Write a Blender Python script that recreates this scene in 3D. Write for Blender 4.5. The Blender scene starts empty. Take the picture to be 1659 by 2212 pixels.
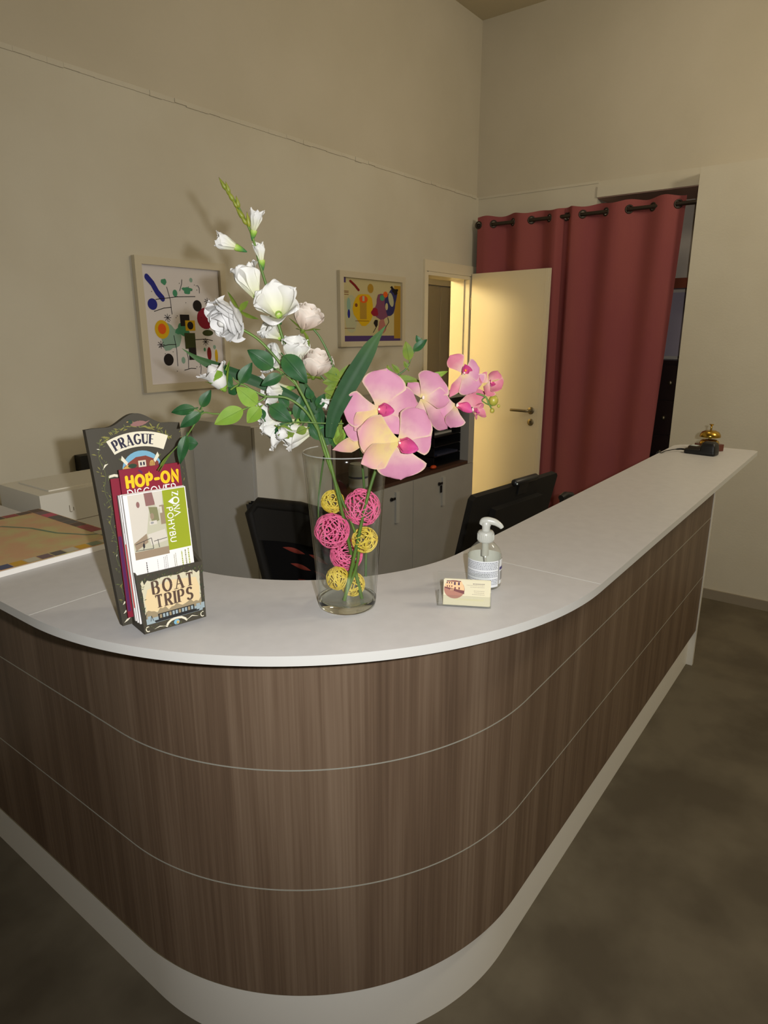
import bpy, bmesh, math, random
from mathutils import Vector, Matrix
random.seed(11)
R = math.radians
S = bpy.context.scene
COL = S.collection

# ------------------------------------------------------------------ camera
FPX, IW, IH = 1413.03, 1659.0, 2212.0
PITCH, ROLL, YAW, CAM_Z = R(15.2584), R(0.0871), R(37.1725), 1.66
CAM = Vector((0, 0, CAM_Z))
_fh = Vector((math.cos(YAW), math.sin(YAW), 0))
_rt = Vector((math.sin(YAW), -math.cos(YAW), 0))
FWD = _fh * math.cos(PITCH) + Vector((0, 0, -math.sin(PITCH)))
_dn = -_fh * math.sin(PITCH) + Vector((0, 0, -math.cos(PITCH)))
IX = _rt * math.cos(ROLL) + _dn * math.sin(ROLL)
IY = -_rt * math.sin(ROLL) + _dn * math.cos(ROLL)
cam_data = bpy.data.cameras.new('camera')
cam_data.sensor_fit = 'AUTO'
cam_data.sensor_width = 36.0
cam_data.lens = FPX / IH * 36.0
cam_data.clip_start = 0.02
cam = bpy.data.objects.new('camera', cam_data)
COL.objects.link(cam)
cam.matrix_world = Matrix(((IX.x, -IY.x, -FWD.x, 0), (IX.y, -IY.y, -FWD.y, 0), (IX.z, -IY.z, -FWD.z, CAM_Z), (0, 0, 0, 1)))
S.camera = cam

# ------------------------------------------------------------------ colour management, world, lamps
S.view_settings.view_transform = 'Standard'
S.view_settings.look = 'None'
S.view_settings.gamma = 1.0
S.view_settings.exposure = 1.5
S.view_settings.use_curve_mapping = False
world = bpy.data.worlds.new('World')
S.world = world
world.use_nodes = True
world.node_tree.nodes['Background'].inputs[0].default_value = (1.0, 0.86, 0.62, 1)
world.node_tree.nodes['Background'].inputs[1].default_value = 0.02

def lamp(name, kind, loc, energy, color, **kw):
    d = bpy.data.lights.new(name, kind)
    d.energy = energy
    d.color = color
    for k, v in kw.items():
        setattr(d, k, v)
    o = bpy.data.objects.new(name, d)
    o.location = loc
    COL.objects.link(o)
    return o
# the camera's own flash, beside and a little above the lens
FLASH = CAM + IX * 0.088 - IY * 0.030
fl = lamp('camera_flash', 'SPOT', FLASH, 28.0, (1.0, 0.985, 0.97), shadow_soft_size=0.012, spot_size=R(132), spot_blend=0.9)
fl.rotation_euler = cam.matrix_world.to_euler()
# unseen fill lights, added to match the room's warm ambient brightness
lamp('room_fill_light', 'POINT', (2.9, -0.9, 2.9), 25.5, (1.0, 0.89, 0.69), shadow_soft_size=0.16)
lamp('office_fill_light', 'POINT', (3.3, 1.0, 3.2), 3.0, (1.0, 0.88, 0.70), shadow_soft_size=0.16)  # added fill, placed to brighten the upper right wall
# lamp burning in the hallway behind the open door
lamp('hallway_lamp_light', 'POINT', (2.80, 3.85, 2.50), 66.0, (1.0, 0.80, 0.42), shadow_soft_size=0.30)

# ------------------------------------------------------------------ helpers: rays from the photograph
def ray(px, py):
    return FWD + IX * ((px - IW / 2) / FPX) + IY * ((py - IH / 2) / FPX)
def on_plane(px, py, o, n):
    d = ray(px, py)
    return CAM + d * ((Vector(o) - CAM).dot(n) / d.dot(n))
def on_z(px, py, z):
    return on_plane(px, py, (0, 0, z), Vector((0, 0, 1)))
def dep(p):
    return (Vector(p) - CAM).dot(FWD)
VX, VY, TOP = 0.923, 0.792, 1.1354
NV = Vector((-VX, -VY, 0)).normalized()          # from the vase towards the viewer
RV = Vector((0, 0, 1)).cross(NV)                 # to the viewer's right
UP = Vector((0, 0, 1))
def at(px, py, s=0.0):
    """point at distance s in front of the upright plane through the vase axis"""
    return on_plane(px, py, Vector((VX, VY, 0)) + NV * s, NV)
def dv(a, b, c):
    return (RV * a + UP * b + NV * c).normalized()

# ------------------------------------------------------------------ helpers: objects
def lin(c):
    return tuple((x / 255 / 12.92 if x / 255 <= 0.04045 else ((x / 255 + 0.055) / 1.055) ** 2.4) for x in c)

class Frame:
    def __init__(s, o, u, v, n=None):
        s.o = Vector(o); s.u = Vector(u).normalized(); s.v = Vector(v).normalized()
        s.n = Vector(n).normalized() if n else s.u.cross(s.v).normalized()
    def __call__(s, a, b, c=0.0):
        return s.o + s.u * a + s.v * b + s.n * c
    def px(s, x, y, c=0.0):
        q = on_plane(x, y, s.o + s.n * c, s.n) - s.o
        return q.dot(s.u), q.dot(s.v)
WORLD = Frame((0, 0, 0), (1, 0, 0), (0, 1, 0))

class MB:
    """collects faces in world space, builds ONE mesh object"""
    def __init__(s, smooth=False):
        s.v = []; s.f = []; s.m = []; s.s = []; s.t = []; s.e = []; s.uv = {}; s.smooth = smooth
    def vert(s, p, t=0.0, e=0.0):
        s.v.append(Vector(p)); s.t.append(t); s.e.append(e)
        return len(s.v) - 1
    def face(s, idx, m=0, smooth=None, uv=None):
        s.f.append(tuple(idx)); s.m.append(m); s.s.append(s.smooth if smooth is None else smooth)
        if uv: s.uv[len(s.f) - 1] = uv
    def poly(s, pts, m=0, smooth=False, uv=None):
        s.face([s.vert(p) for p in pts], m, smooth, uv)
    def box(s, a0, a1, b0, b1, c0, c1, fr=WORLD, m=0):
        i = [s.vert(fr(a, b, c)) for c in (c0, c1) for b in (b0, b1) for a in (a0, a1)]
        for q in ((0, 2, 3, 1), (4, 5, 7, 6), (0, 1, 5, 4), (2, 6, 7, 3), (0, 4, 6, 2), (1, 3, 7, 5)):
            s.face([i[k] for k in q], m, False)
    def prism(s, outline, c0, c1, fr=WORLD, m=0, mside=None, mback=None):
        n = len(outline)
        a = [s.vert(fr(u, v, c0)) for u, v in outline]
        b = [s.vert(fr(u, v, c1)) for u, v in outline]
        s.face(a[::-1], m if mback is None else mback, False); s.face(b, m, False)
        for k in range(n):
            s.face((a[k], a[(k + 1) % n], b[(k + 1) % n], b[k]), m if mside is None else mside, False)
    def tube(s, pts, rad, sides=8, m=0, caps=True, closed=False):
        pts = [Vector(p) for p in pts]; n = len(pts)
        if not isinstance(rad, (list, tuple)): rad = [rad] * n
        rings = []; ref = None
        for k in range(n):
            if closed: d = pts[(k + 1) % n] - pts[k - 1]
            else: d = pts[min(k + 1, n - 1)] - pts[max(k - 1, 0)]
            if d.length < 1e-9: d = Vector((0, 0, 1))
            d.normalize()
            if ref is None:
                ref = d.orthogonal().normalized()
            ref = (ref - d * ref.dot(d))
            if ref.length < 1e-6: ref = d.orthogonal()
            ref.normalize()
            b = d.cross(ref)
            rings.append([s.vert(pts[k] + (ref * math.cos(2 * math.pi * j / sides) + b * math.sin(2 * math.pi * j / sides)) * rad[k], k / max(1, n - 1)) for j in range(sides)])
        for k in range(n if closed else n - 1):
            A, B = rings[k], rings[(k + 1) % n]
            for j in range(sides):
                s.face((A[j], A[(j + 1) % sides], B[(j + 1) % sides], B[j]), m, True)
        if caps and not closed:
            s.face(rings[0][::-1], m, False); s.face(rings[-1], m, False)
    def lathe(s, prof, o, axis=UP, n=32, m=0, smooth=True, closed=False):
        o = Vector(o); axis = Vector(axis).normalized(); x = axis.orthogonal().normalized(); y = axis.cross(x)
        rings = []
        for r, h in prof:
            if r < 1e-7: rings.append([s.vert(o + axis * h)])
            else: rings.append([s.vert(o + axis * h + (x * math.cos(2 * math.pi * j / n) + y * math.sin(2 * math.pi * j / n)) * r) for j in range(n)])
        K = len(rings)
        for k in range(K if closed else K - 1):
            A, B = rings[k], rings[(k + 1) % K]
            for j in range(n):
                j2 = (j + 1) % n
                if len(A) == 1 and len(B) == 1: continue
                if len(A) == 1: s.face((A[0], B[j2], B[j]), m, smooth)
                elif len(B) == 1: s.face((A[j], A[j2], B[0]), m, smooth)
                else: s.face((A[j], A[j2], B[j2], B[j]), m, smooth)
    def ell(s, c, rx, ry, rz, fr=WORLD, n=14, k=9, m=0):
        c = Vector(c); rings = []
        for i in range(k + 1):
            a = math.pi * i / k
            if i in (0, k): rings.append([s.vert(c + fr.n * rz * math.cos(a), i / k)])
            else: rings.append([s.vert(c + fr.u * rx * math.sin(a) * math.cos(2 * math.pi * j / n) + fr.v * ry * math.sin(a) * math.sin(2 * math.pi * j / n) + fr.n * rz * math.cos(a), i / k) for j in range(n)])
        for i in range(k):
            A, B = rings[i], rings[i + 1]
            for j in range(n):
                j2 = (j + 1) % n
                if len(A) == 1: s.face((A[0], B[j], B[j2]), m, True)
                elif len(B) == 1: s.face((A[j], B[0], A[j2]), m, True)
                else: s.face((A[j], B[j], B[j2], A[j2]), m, True)
    def grid(s, fn, nu, nv, m=0, smooth=True):
        """fn(a in -1..1, b in 0..1) -> point"""
        ids = [[s.vert(fn(-1 + 2 * i / nu, j / nv), j / nv, abs(-1 + 2 * i / nu)) for i in range(nu + 1)] for j in range(nv + 1)]
        for j in range(nv):
            for i in range(nu):
                s.face((ids[j][i], ids[j][i + 1], ids[j + 1][i + 1], ids[j + 1][i]), m, smooth)
    def build(s, name, mats, parent=None, origin=None):
        if not isinstance(mats, (list, tuple)): mats = [mats]
        if parent is not None: o0 = Vector(parent['_o'])
        elif origin is not None: o0 = Vector(origin)
        else: o0 = Vector((0, 0, 0))
        me = bpy.data.meshes.new(name)
        me.from_pydata([v - o0 for v in s.v], [], s.f)
        for m in mats: me.materials.append(m)
        me.polygons.foreach_set('material_index', s.m)
        me.polygons.foreach_set('use_smooth', s.s)
        if any(s.t) or any(s.e):
            a = me.attributes.new('pt', 'FLOAT', 'POINT'); a.data.foreach_set('value', s.t)
            a = me.attributes.new('pe', 'FLOAT', 'POINT'); a.data.foreach_set('value', s.e)
        if s.uv:
            l = me.uv_layers.new(name='UVMap')
            for fi, uv in s.uv.items():
                p = me.polygons[fi]
                for k, li in enumerate(p.loop_indices): l.data[li].uv = uv[k]
        me.validate(); me.update()
        if any(s.s) and not any(s.e): me.set_sharp_from_angle(angle=R(50))
        o = bpy.data.objects.new(name, me)
        COL.objects.link(o)
        o['_o'] = tuple(o0)
        if parent is not None: o.parent = parent
        else: o.location = o0
        return o

def tag(o, label, cat, group=None, kind=None):
    o['label'] = label; o['category'] = cat
    if group: o['group'] = group
    if kind: o['kind'] = kind
    return o
def thing(name, loc, label, cat, group=None):
    o = bpy.data.objects.new(name, None)
    o.empty_display_size = 0.05
    COL.objects.link(o); o.location = loc; o['_o'] = tuple(loc)
    return tag(o, label, cat, group)
def struct(o):
    o['kind'] = 'structure'
    return o

def spline(pts, k=8):
    pts = [Vector(q) for q in pts]; out = []
    for i in range(len(pts) - 1):
        a, b, c, d = pts[max(i - 1, 0)], pts[i], pts[i + 1], pts[min(i + 2, len(pts) - 1)]
        for j in range(k):
            u = j / k; out.append(0.5 * ((2 * b) + (c - a) * u + (2 * a - 5 * b + 4 * c - d) * u * u + (3 * b - a - 3 * c + d) * u ** 3))
    return out + [pts[-1]]

# ------------------------------------------------------------------ materials
def newmat(name):
    m = bpy.data.materials.new(name); m.use_nodes = True
    return m, m.node_tree.nodes, m.node_tree.links, m.node_tree.nodes['Principled BSDF']
def mat(name, c, rough=0.5, metal=0.0, spec=0.5, c2=None, scale=8.0, detail=3.0, stretch=(1, 1, 1), lo=0.35, hi=0.65, bump=0.0, bscale=None, sub=0.0, emit=0.0, uv=False):
    m, N, L, b = newmat(name)
    b.inputs['Base Color'].default_value = (*lin(c), 1)
    b.inputs['Roughness'].default_value = rough
    b.inputs['Metallic'].default_value = metal
    b.inputs['Specular IOR Level'].default_value = spec
    if emit:
        b.inputs['Emission Color'].default_value = (*lin(c), 1); b.inputs['Emission Strength'].default_value = emit
    tc = None
    if c2 or bump:
        tc = N.new('ShaderNodeTexCoord'); mp = N.new('ShaderNodeMapping')
        mp.inputs['Scale'].default_value = stretch
        L.new(tc.outputs['UV' if uv else 'Object'], mp.inputs['Vector'])
    if c2:
        nz = N.new('ShaderNodeTexNoise'); nz.inputs['Scale'].default_value = scale; nz.inputs['Detail'].default_value = detail
        L.new(mp.outputs[0], nz.inputs['Vector'])
        cr = N.new('ShaderNodeValToRGB')
        cr.color_ramp.elements[0].position = lo; cr.color_ramp.elements[1].position = hi
        cr.color_ramp.elements[0].color = (*lin(c), 1); cr.color_ramp.elements[1].color = (*lin(c2), 1)
        L.new(nz.outputs['Fac'], cr.inputs[0]); L.new(cr.outputs[0], b.inputs['Base Color'])
    if bump:
        nb = N.new('ShaderNodeTexNoise'); nb.inputs['Scale'].default_value = bscale or scale * 4; nb.inputs['Detail'].default_value = 2
        L.new(mp.outputs[0], nb.inputs['Vector'])
        bp = N.new('ShaderNodeBump'); bp.inputs['Strength'].default_value = bump; bp.inputs['Distance'].default_value = 0.002
        L.new(nb.outputs['Fac'], bp.inputs['Height']); L.new(bp.outputs[0], b.inputs['Normal'])
    return m
def petal_mat(name, stops, attr='pt', rough=0.6, vein=None, edge=None, transl=0.25):
    """colour along the petal from the 'pt' attribute, paler rim from 'pe', fine veins from noise"""
    m, N, L, b = newmat(name)
    a = N.new('ShaderNodeAttribute'); a.attribute_name = attr
    cr = N.new('ShaderNodeValToRGB')
    while len(cr.color_ramp.elements) < len(stops): cr.color_ramp.elements.new(0.5)
    for e, (p, c) in zip(cr.color_ramp.elements, stops):
        e.position = p; e.color = (*lin(c), 1)
    L.new(a.outputs['Fac'], cr.inputs[0])
    out = cr.outputs[0]
    if edge:
        a2 = N.new('ShaderNodeAttribute'); a2.attribute_name = 'pe'
        mr = N.new('ShaderNodeMapRange'); mr.inputs[1].default_value = 0.86; mr.inputs[2].default_value = 1.0
        L.new(a2.outputs['Fac'], mr.inputs[0])
        mx = N.new('ShaderNodeMix'); mx.data_type = 'RGBA'
        L.new(mr.outputs[0], mx.inputs[0]); L.new(out, mx.inputs[6]); mx.inputs[7].default_value = (*lin(edge), 1)
        out = mx.outputs[2]
    if vein:
        tc = N.new('ShaderNodeTexCoord'); nz = N.new('ShaderNodeTexNoise')
        nz.inputs['Scale'].default_value = 60; nz.inputs['Detail'].default_value = 4
        L.new(tc.outputs['Object'], nz.inputs['Vector'])
        mr2 = N.new('ShaderNodeMapRange'); mr2.inputs[1].default_value = 0.45; mr2.inputs[2].default_value = 0.75; mr2.inputs[4].default_value = 0.5
        L.new(nz.outputs['Fac'], mr2.inputs[0])
        mx2 = N.new('ShaderNodeMix'); mx2.data_type = 'RGBA'
        L.new(mr2.outputs[0], mx2.inputs[0]); L.new(out, mx2.inputs[6]); mx2.inputs[7].default_value = (*lin(vein), 1)
        out = mx2.outputs[2]
    L.new(out, b.inputs['Base Color'])
    b.inputs['Roughness'].default_value = rough
    b.inputs['Specular IOR Level'].default_value = 0.3
    if transl:
        tr = N.new('ShaderNodeBsdfTranslucent'); L.new(out, tr.inputs['Color'])
        ms = N.new('ShaderNodeMixShader'); ms.inputs[0].default_value = transl
        L.new(b.outputs[0], ms.inputs[1]); L.new(tr.outputs[0], ms.inputs[2])
        L.new(ms.outputs[0], N['Material Output'].inputs['Surface'])
    return m
def thin_clear(name, tint=(1, 1, 1), rim=(0.8, 0.9, 0.86), rimmax=0.55, haze=0.0):
    """thin-walled clear sheet: transparent, with Fresnel gloss and a tint where it is seen edge-on"""
    m, N, L, b = newmat(name)
    N.remove(b)
    tr = N.new('ShaderNodeBsdfTransparent'); lw = N.new('ShaderNodeLayerWeight'); lw.inputs[0].default_value = 0.35
    mx = N.new('ShaderNodeMix'); mx.data_type = 'RGBA'
    mr = N.new('ShaderNodeMapRange'); mr.inputs[1].default_value = 0.70; mr.inputs[2].default_value = 1.0; mr.inputs[4].default_value = rimmax
    L.new(lw.outputs['Facing'], mr.inputs[0]); L.new(mr.outputs[0], mx.inputs[0])
    mx.inputs[6].default_value = (*tint, 1); mx.inputs[7].default_value = (*rim, 1)
    L.new(mx.outputs[2], tr.inputs['Color'])
    gl = N.new('ShaderNodeBsdfGlossy'); gl.inputs['Roughness'].default_value = 0.05
    fp = N.new('ShaderNodeMath'); fp.operation = 'POWER'; fp.inputs[1].default_value = 5.0
    l2 = N.new('ShaderNodeLayerWeight'); l2.inputs[0].default_value = 0.5
    L.new(l2.outputs['Facing'], fp.inputs[0])
    fm = N.new('ShaderNodeMath'); fm.operation = 'MULTIPLY_ADD'; fm.inputs[1].default_value = 0.8; fm.inputs[2].default_value = 0.045
    L.new(fp.outputs[0], fm.inputs[0])
    ms = N.new('ShaderNodeMixShader')
    L.new(fm.outputs[0], ms.inputs[0]); L.new(tr.outputs[0], ms.inputs[1]); L.new(gl.outputs[0], ms.inputs[2])
    out = ms.outputs[0]
    if haze:
        df = N.new('ShaderNodeBsdfDiffuse'); df.inputs['Color'].default_value = (0.8, 0.82, 0.8, 1)
        m2 = N.new('ShaderNodeMixShader'); m2.inputs[0].default_value = haze
        L.new(out, m2.inputs[1]); L.new(df.outputs[0], m2.inputs[2]); out = m2.outputs[0]
    L.new(out, N['Material Output'].inputs['Surface'])
    return m
def glass_mat(name, col=(0.93, 0.97, 0.95)):
    m, N, L, b = newmat(name)
    N.remove(b)
    g = N.new('ShaderNodeBsdfGlass'); g.inputs['Color'].default_value = (*col, 1); g.inputs['IOR'].default_value = 1.48; g.inputs['Roughness'].default_value = 0.0
    L.new(g.outputs[0], N['Material Output'].inputs['Surface'])
    return m
def wood_mat(name):
    """vertical-grain laminate, grain runs along v of the UV map"""
    m, N, L, b = newmat(name)
    tc = N.new('ShaderNodeTexCoord')
    def noise(sx, sy, detail, dist=0.0):
        mp = N.new('ShaderNodeMapping'); mp.inputs['Scale'].default_value = (sx, sy, 1)
        L.new(tc.outputs['UV'], mp.inputs['Vector'])
        nz = N.new('ShaderNodeTexNoise'); nz.inputs['Scale'].default_value = 1.0; nz.inputs['Detail'].default_value = detail; nz.inputs['Distortion'].default_value = dist
        L.new(mp.outputs[0], nz.inputs['Vector'])
        return nz.outputs['Fac']
    n1 = noise(13, 0.55, 3, 0.25); n2 = noise(150, 1.6, 4)
    ad = N.new('ShaderNodeMix'); ad.data_type = 'FLOAT'; ad.inputs[0].default_value = 0.42
    L.new(n1, ad.inputs[2]); L.new(n2, ad.inputs[3])
    cr = N.new('ShaderNodeValToRGB')
    els = ((0.28, (84, 67, 53)), (0.46, (106, 87, 70)), (0.56, (119, 100, 82)), (0.74, (136, 117, 98)))
    while len(cr.color_ramp.elements) < len(els): cr.color_ramp.elements.new(0.5)
    for e, (p, c) in zip(cr.color_ramp.elements, els):
        e.position = p; e.color = (*lin(c), 1)
    L.new(ad.outputs[0], cr.inputs[0]); L.new(cr.outputs[0], b.inputs['Base Color'])
    b.inputs['Roughness'].default_value = 0.45
    b.inputs['Specular IOR Level'].default_value = 0.35
    return m

M = {}
M['wall'] = mat('wall_paint', (206, 200, 182), 0.85, spec=0.2, c2=(200, 193, 174), scale=2.2, bump=0.25, bscale=90)
M['wall_up'] = mat('upper_wall_paint', (200, 192, 173), 0.9, spec=0.15, c2=(194, 186, 166), scale=1.6, bump=0.25, bscale=90)
M['ceiling'] = mat('ceiling_paint', (190, 178, 150), 0.9, spec=0.1)
M['floor'] = mat('floor_vinyl', (82, 74, 60), 0.55, spec=0.3, c2=(102, 94, 78), scale=3.2, detail=6, lo=0.4, hi=0.62)
M['base'] = mat('baseboard_laminate', (140, 130, 112), 0.5)
M['white'] = mat('white_laminate', (222, 219, 208), 0.4)
M['edge'] = mat('white_edge_band', (206, 206, 202), 0.4)
M['top'] = mat('grey_white_laminate', (200, 199, 199), 0.38, spec=0.22, c2=(196, 195, 195), scale=30)
M['wood'] = wood_mat('brown_oak_laminate')
M['alu'] = mat('brushed_aluminium', (176, 176, 164), 0.4, metal=0.25)
M['kick'] = mat('white_plinth_laminate', (236, 234, 226), 0.45)
M['grey_cab'] = mat('grey_cabinet_laminate', (164, 162, 156), 0.5, c2=(160, 158, 152), scale=6)
M['pale_cab'] = mat('pale_grey_cabinet_laminate', (204, 203, 198), 0.5, c2=(200, 199, 194), scale=6)
M['lgrey'] = mat('light_grey_plastic', (176, 175, 168), 0.4)
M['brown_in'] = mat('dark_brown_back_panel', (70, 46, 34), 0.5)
M['black'] = mat('black_plastic', (16, 16, 17), 0.45)
M['black_soft'] = mat('black_matt_plastic', (23, 21, 18), 0.6, spec=0.3)
M['black_mesh'] = mat('black_mesh_fabric', (13, 12, 12), 0.9, spec=0.1)
M['slit'] = mat('red_orange_cushion_seen_through', (120, 40, 26), 0.8)
M['darkgrey'] = mat('dark_grey_panel', (186, 176, 156), 0.6)
M['cream'] = mat('cream_door_lacquer', (222, 212, 186), 0.4)
M['steel'] = mat('satin_steel', (150, 138, 112), 0.35, metal=0.9)
M['curtain'] = mat('dusty_maroon_curtain_cloth', (142, 76, 78), 0.85, spec=0.15, c2=(150, 84, 80), scale=3, stretch=(1, 1, 0.3), bump=0.35, bscale=400)
M['rod'] = mat('dark_bronze_rod', (62, 54, 46), 0.4, metal=0.6)
M['niche'] = mat('niche_plaster', (226, 216, 200), 0.9, spec=0.1)
M['lintel'] = mat('dark_lintel_board', (205, 168, 152), 0.7)
M['darkwood'] = mat('dark_mahogany_lacquer', (44, 24, 20), 0.3, c2=(34, 18, 15), scale=5, stretch=(1, 1, 0.2))
M['redwood'] = mat('red_brown_wood', (130, 60, 26), 0.4)
M['lav'] = mat('pale_lavender_sheet', (190, 178, 190), 0.7)
M['brass'] = mat('polished_brass', (186, 152, 66), 0.22, metal=1.0)
M['bellwood'] = mat('reddish_wood', (96, 46, 32), 0.35)
M['screen'] = mat('pale_lcd_screen', (190, 205, 205), 0.2)
M['paper'] = mat('white_paper', (238, 237, 234), 0.7, spec=0.2)
M['frame'] = mat('cream_white_picture_frame', (200, 190, 164), 0.5)
# ------------------------------------------------------------------ the room
XR, XP, YB, LEDGE, CEIL = 4.58, 4.42, 2.60, 2.616, 3.74
XL, YF = -2.6, -3.2
m = MB(); m.box(XL, 6.2, YF, 4.6, -0.05, 0.0); struct(m.build('floor', M['floor']))
m = MB(); m.box(XL, 6.2, YF, 4.6, CEIL, CEIL + 0.05); struct(m.build('ceiling', M['ceiling']))
# back wall with the doorway cut out (opening x 3.90..4.48, up to z 2.06), a thinner upper wall behind the panelled lower one
DX0, DX1, DZ = 3.895, 4.487, 2.062
m = MB()
m.box(XL, DX0, YB, YB + 0.14, 0, LEDGE); m.box(DX1, XR + 0.14, YB, YB + 0.14, 0, LEDGE); m.box(DX0, DX1, YB, YB + 0.14, DZ, LEDGE)
struct(m.build('wall_back', M['wall']))
m = MB(); m.box(XL, XR + 0.14, YB + 0.02, YB + 0.14, LEDGE, CEIL); struct(m.build('wall_back_upper', M['wall_up']))
# dented ledge line on top of the panelling
m = MB()
pts = [(XL, 0.0)] + [(1.0 + 0.06 * k, 0.006 * math.sin(k * 1.7) * random.random()) for k in range(60)]
for (xa, da), (xb, db) in zip(pts[:-1], pts[1:]):
    m.box(xa, xb, YB - 0.004 - abs(da) * 0.6, YB + 0.02, LEDGE - 0.012 + da * 0.5, LEDGE + 0.006)
m.box(XR - 0.004, XR + 0.02, 1.71, YB, LEDGE - 0.012, LEDGE + 0.004)
struct(m.build('trim_1', M['wall']))
# right wall: niche y 1.06..1.712 behind the curtain, boxed-out part for y < 1.06
NY0, NY1, NZ, ND = 1.056, 1.712, 2.518, 0.26
m = MB()
m.box(XR, XR + 0.14, NY1, YB, 0, LEDGE)
m.box(XR, XR + 0.14, NY0, NY1, NZ, LEDGE)
m.box(XP, XR + 0.14, YF, NY0, 0, 2.583)
struct(m.build('wall_right', M['wall']))
m = MB(); m.box(XR + 0.01, XR + 0.14, YF, YB + 0.02, 2.583, CEIL); struct(m.build('wall_right_upper', M['wall_up']))
m = MB()
m.box(XR + ND + 0.14, XR + ND + 0.18, NY0 - 0.5, NY1 + 0.5, 0, NZ + 0.1)
m.box(XR + 0.14, XR + ND + 0.14, NY0 - 0.10, NY0, 0, NZ + 0.1); m.box(XR + 0.14, XR + ND + 0.14, NY1, NY1 + 0.10, 0, NZ + 0.1)
struct(m.build('wall_niche', M['niche']))
m = MB(); m.box(XR + 0.0, XR + ND + 0.14, NY0, NY1, NZ - 0.004, NZ + 0.03); struct(m.build('trim_2', M['lintel']))
m = MB(); m.box(XR - 0.012, XR, NY0, NY1, NZ + 0.0, 2.585); struct(m.build('trim_3', M['wall']))
m = MB(); m.box(XL - 0.1, XL, YF, YB + 0.14, 0, CEIL); struct(m.build('wall_left', M['wall']))
m = MB(); m.box(XL, 6.2, YF - 0.1, YF, 0, CEIL); struct(m.build('wall_front', M['wall']))
m = MB(); m.box(XP - 0.012, XP, YF, NY0, 0, 0.063); m.box(XP - 0.012, XP + 0.1, NY0, NY0 + 0.012, 0, 0.063); struct(m.build('baseboard_right', M['base']))
m = MB(); m.box(XL, DX0 - 0.03, YB - 0.012, YB, 0, 0.063); struct(m.build('baseboard_back', M['base']))

# ------------------------------------------------------------------ doorway, door leaf, hallway
m = MB()
m.box(DX0 - 0.004, DX0 + 0.02, YB - 0.012, YB + 0.15, 0, DZ); m.box(DX1 - 0.02, DX1 + 0.004, YB - 0.012, YB + 0.15, 0, DZ)
m.box(DX0 + 0.0202, DX1 - 0.0202, YB - 0.012, YB + 0.15, DZ - 0.02, DZ + 0.004)
m.box(DX0 - 0.03, DX0 - 0.0045, YB - 0.016, YB + 0.001, 0, DZ + 0.0045); m.box(DX0 - 0.03, XR, YB - 0.016, YB + 0.001, DZ + 0.005, DZ + 0.075); m.box(DX1 + 0.0045, XR, YB - 0.016, YB + 0.001, 0, DZ + 0.0045)
m.box(DX1 - 0.032, DX1 - 0.02, YB + 0.03, YB + 0.045, 0, DZ - 0.02)
struct(m.build('trim_4', M['cream']))
HG, FE = Vector((4.478, 2.575, 0)), Vector((4.392, 1.925, 0))
DU = (FE - HG).normalized(); DW = (FE - HG).length
DN = Vector((-1, 0, 0)); DN = (DN - DU * DN.dot(DU)).normalized()
DF = Frame((HG.x, HG.y, 0.012), DU, UP, DN)
DH = 2.072
m = MB(); m.box(0, DW - 0.014, 0, DH, -0.038, 0, DF); m.box(0, DW, 0.0, DH, -0.016, -0.002, DF)
m.box(DW - 0.034, DW - 0.03, 0, DH, 0, 0.0012, DF)
door = struct(m.build('door_1', M['cream'], None, (HG.x, HG.y, 0.012)))
hu, hv = DF.px(1147, 887)
lx, lv = DF.px(1111, 884)
m = MB(); m.lathe([(0, 0), (0.026, 0), (0.026, 0.006), (0.024, 0.008), (0, 0.008)], DF(hu, hv, 0), DF.n, 24)
m.tube([DF(hu, hv, 0.006), DF(hu, hv, 0.045), DF(hu - 0.012, hv, 0.052), DF(lx, lv, 0.05)], [0.009, 0.009, 0.010, 0.0095], 10)
m.build('door_handle', M['steel'], door)
ku, kv = DF.px(1146, 912)
m = MB(); m.lathe([(0, 0), (0.025, 0), (0.025, 0.005), (0.023, 0.007), (0, 0.007)], DF(ku, kv, 0), DF.n, 24)
m.box(ku - 0.002, ku + 0.002, kv - 0.012, kv + 0.004, 0.007, 0.0076, DF, 1); m.lathe([(0, 0.0072), (0.005, 0.0072), (0.005, 0.0078), (0, 0.0078)], DF(ku, kv + 0.005, 0), DF.n, 12, 1)
m.build('keyhole_plate', [M['steel'], M['black']], door)
m = MB(); m.box(DW - 0.0145, DW - 0.0125, hv - 0.17, hv + 0.06, -0.032, -0.008, DF); m.build('lock_plate', M['steel'], door)
for hz in (0.25, 1.02, 1.82):
    m = MB(); m.tube([DF(-0.004, hz, -0.003), DF(-0.004, hz + 0.09, -0.003)], 0.0055, 8); m.build('hinge', M['steel'], door)
# hallway shell behind the doorway
m = MB()
m.box(2.2, 2.26, YB + 0.14, 4.4, 0, 2.55); m.box(6.14, 6.2, YB + 0.14, 4.4, 0, 2.55); m.box(2.2, 6.2, 4.4, 4.46, 0, 2.55)
struct(m.build('wall_hallway', M['cream']))
m = MB(); m.box(2.2, 6.2, YB + 0.14, 4.46, 2.55, 2.6); struct(m.build('ceiling_hallway', M['cream']))
wz = on_plane(947, 616, (0, 3.30, 0), Vector((0, 1, 0))).z
t = thing('wardrobe', (5.2, 3.6, 0), 'shaded grey wardrobe front seen through the open doorway beside the door leaf', 'wardrobe')
m = MB(); m.box(4.40, 6.05, 3.34, 3.85, 0.0, wz); m.build('body', M['darkgrey'], t)
for k in range(2):
    m = MB(); m.box(4.405 + k * 0.825, 5.22 + k * 0.825, 3.32, 3.34, 0.06, wz - 0.01); m.build('door', M['darkgrey'], t)
m = MB(); m.box(4.38, 6.07, 3.31, 3.86, wz, wz + 0.05); m.build('cornice', M['cream'], t)

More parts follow.
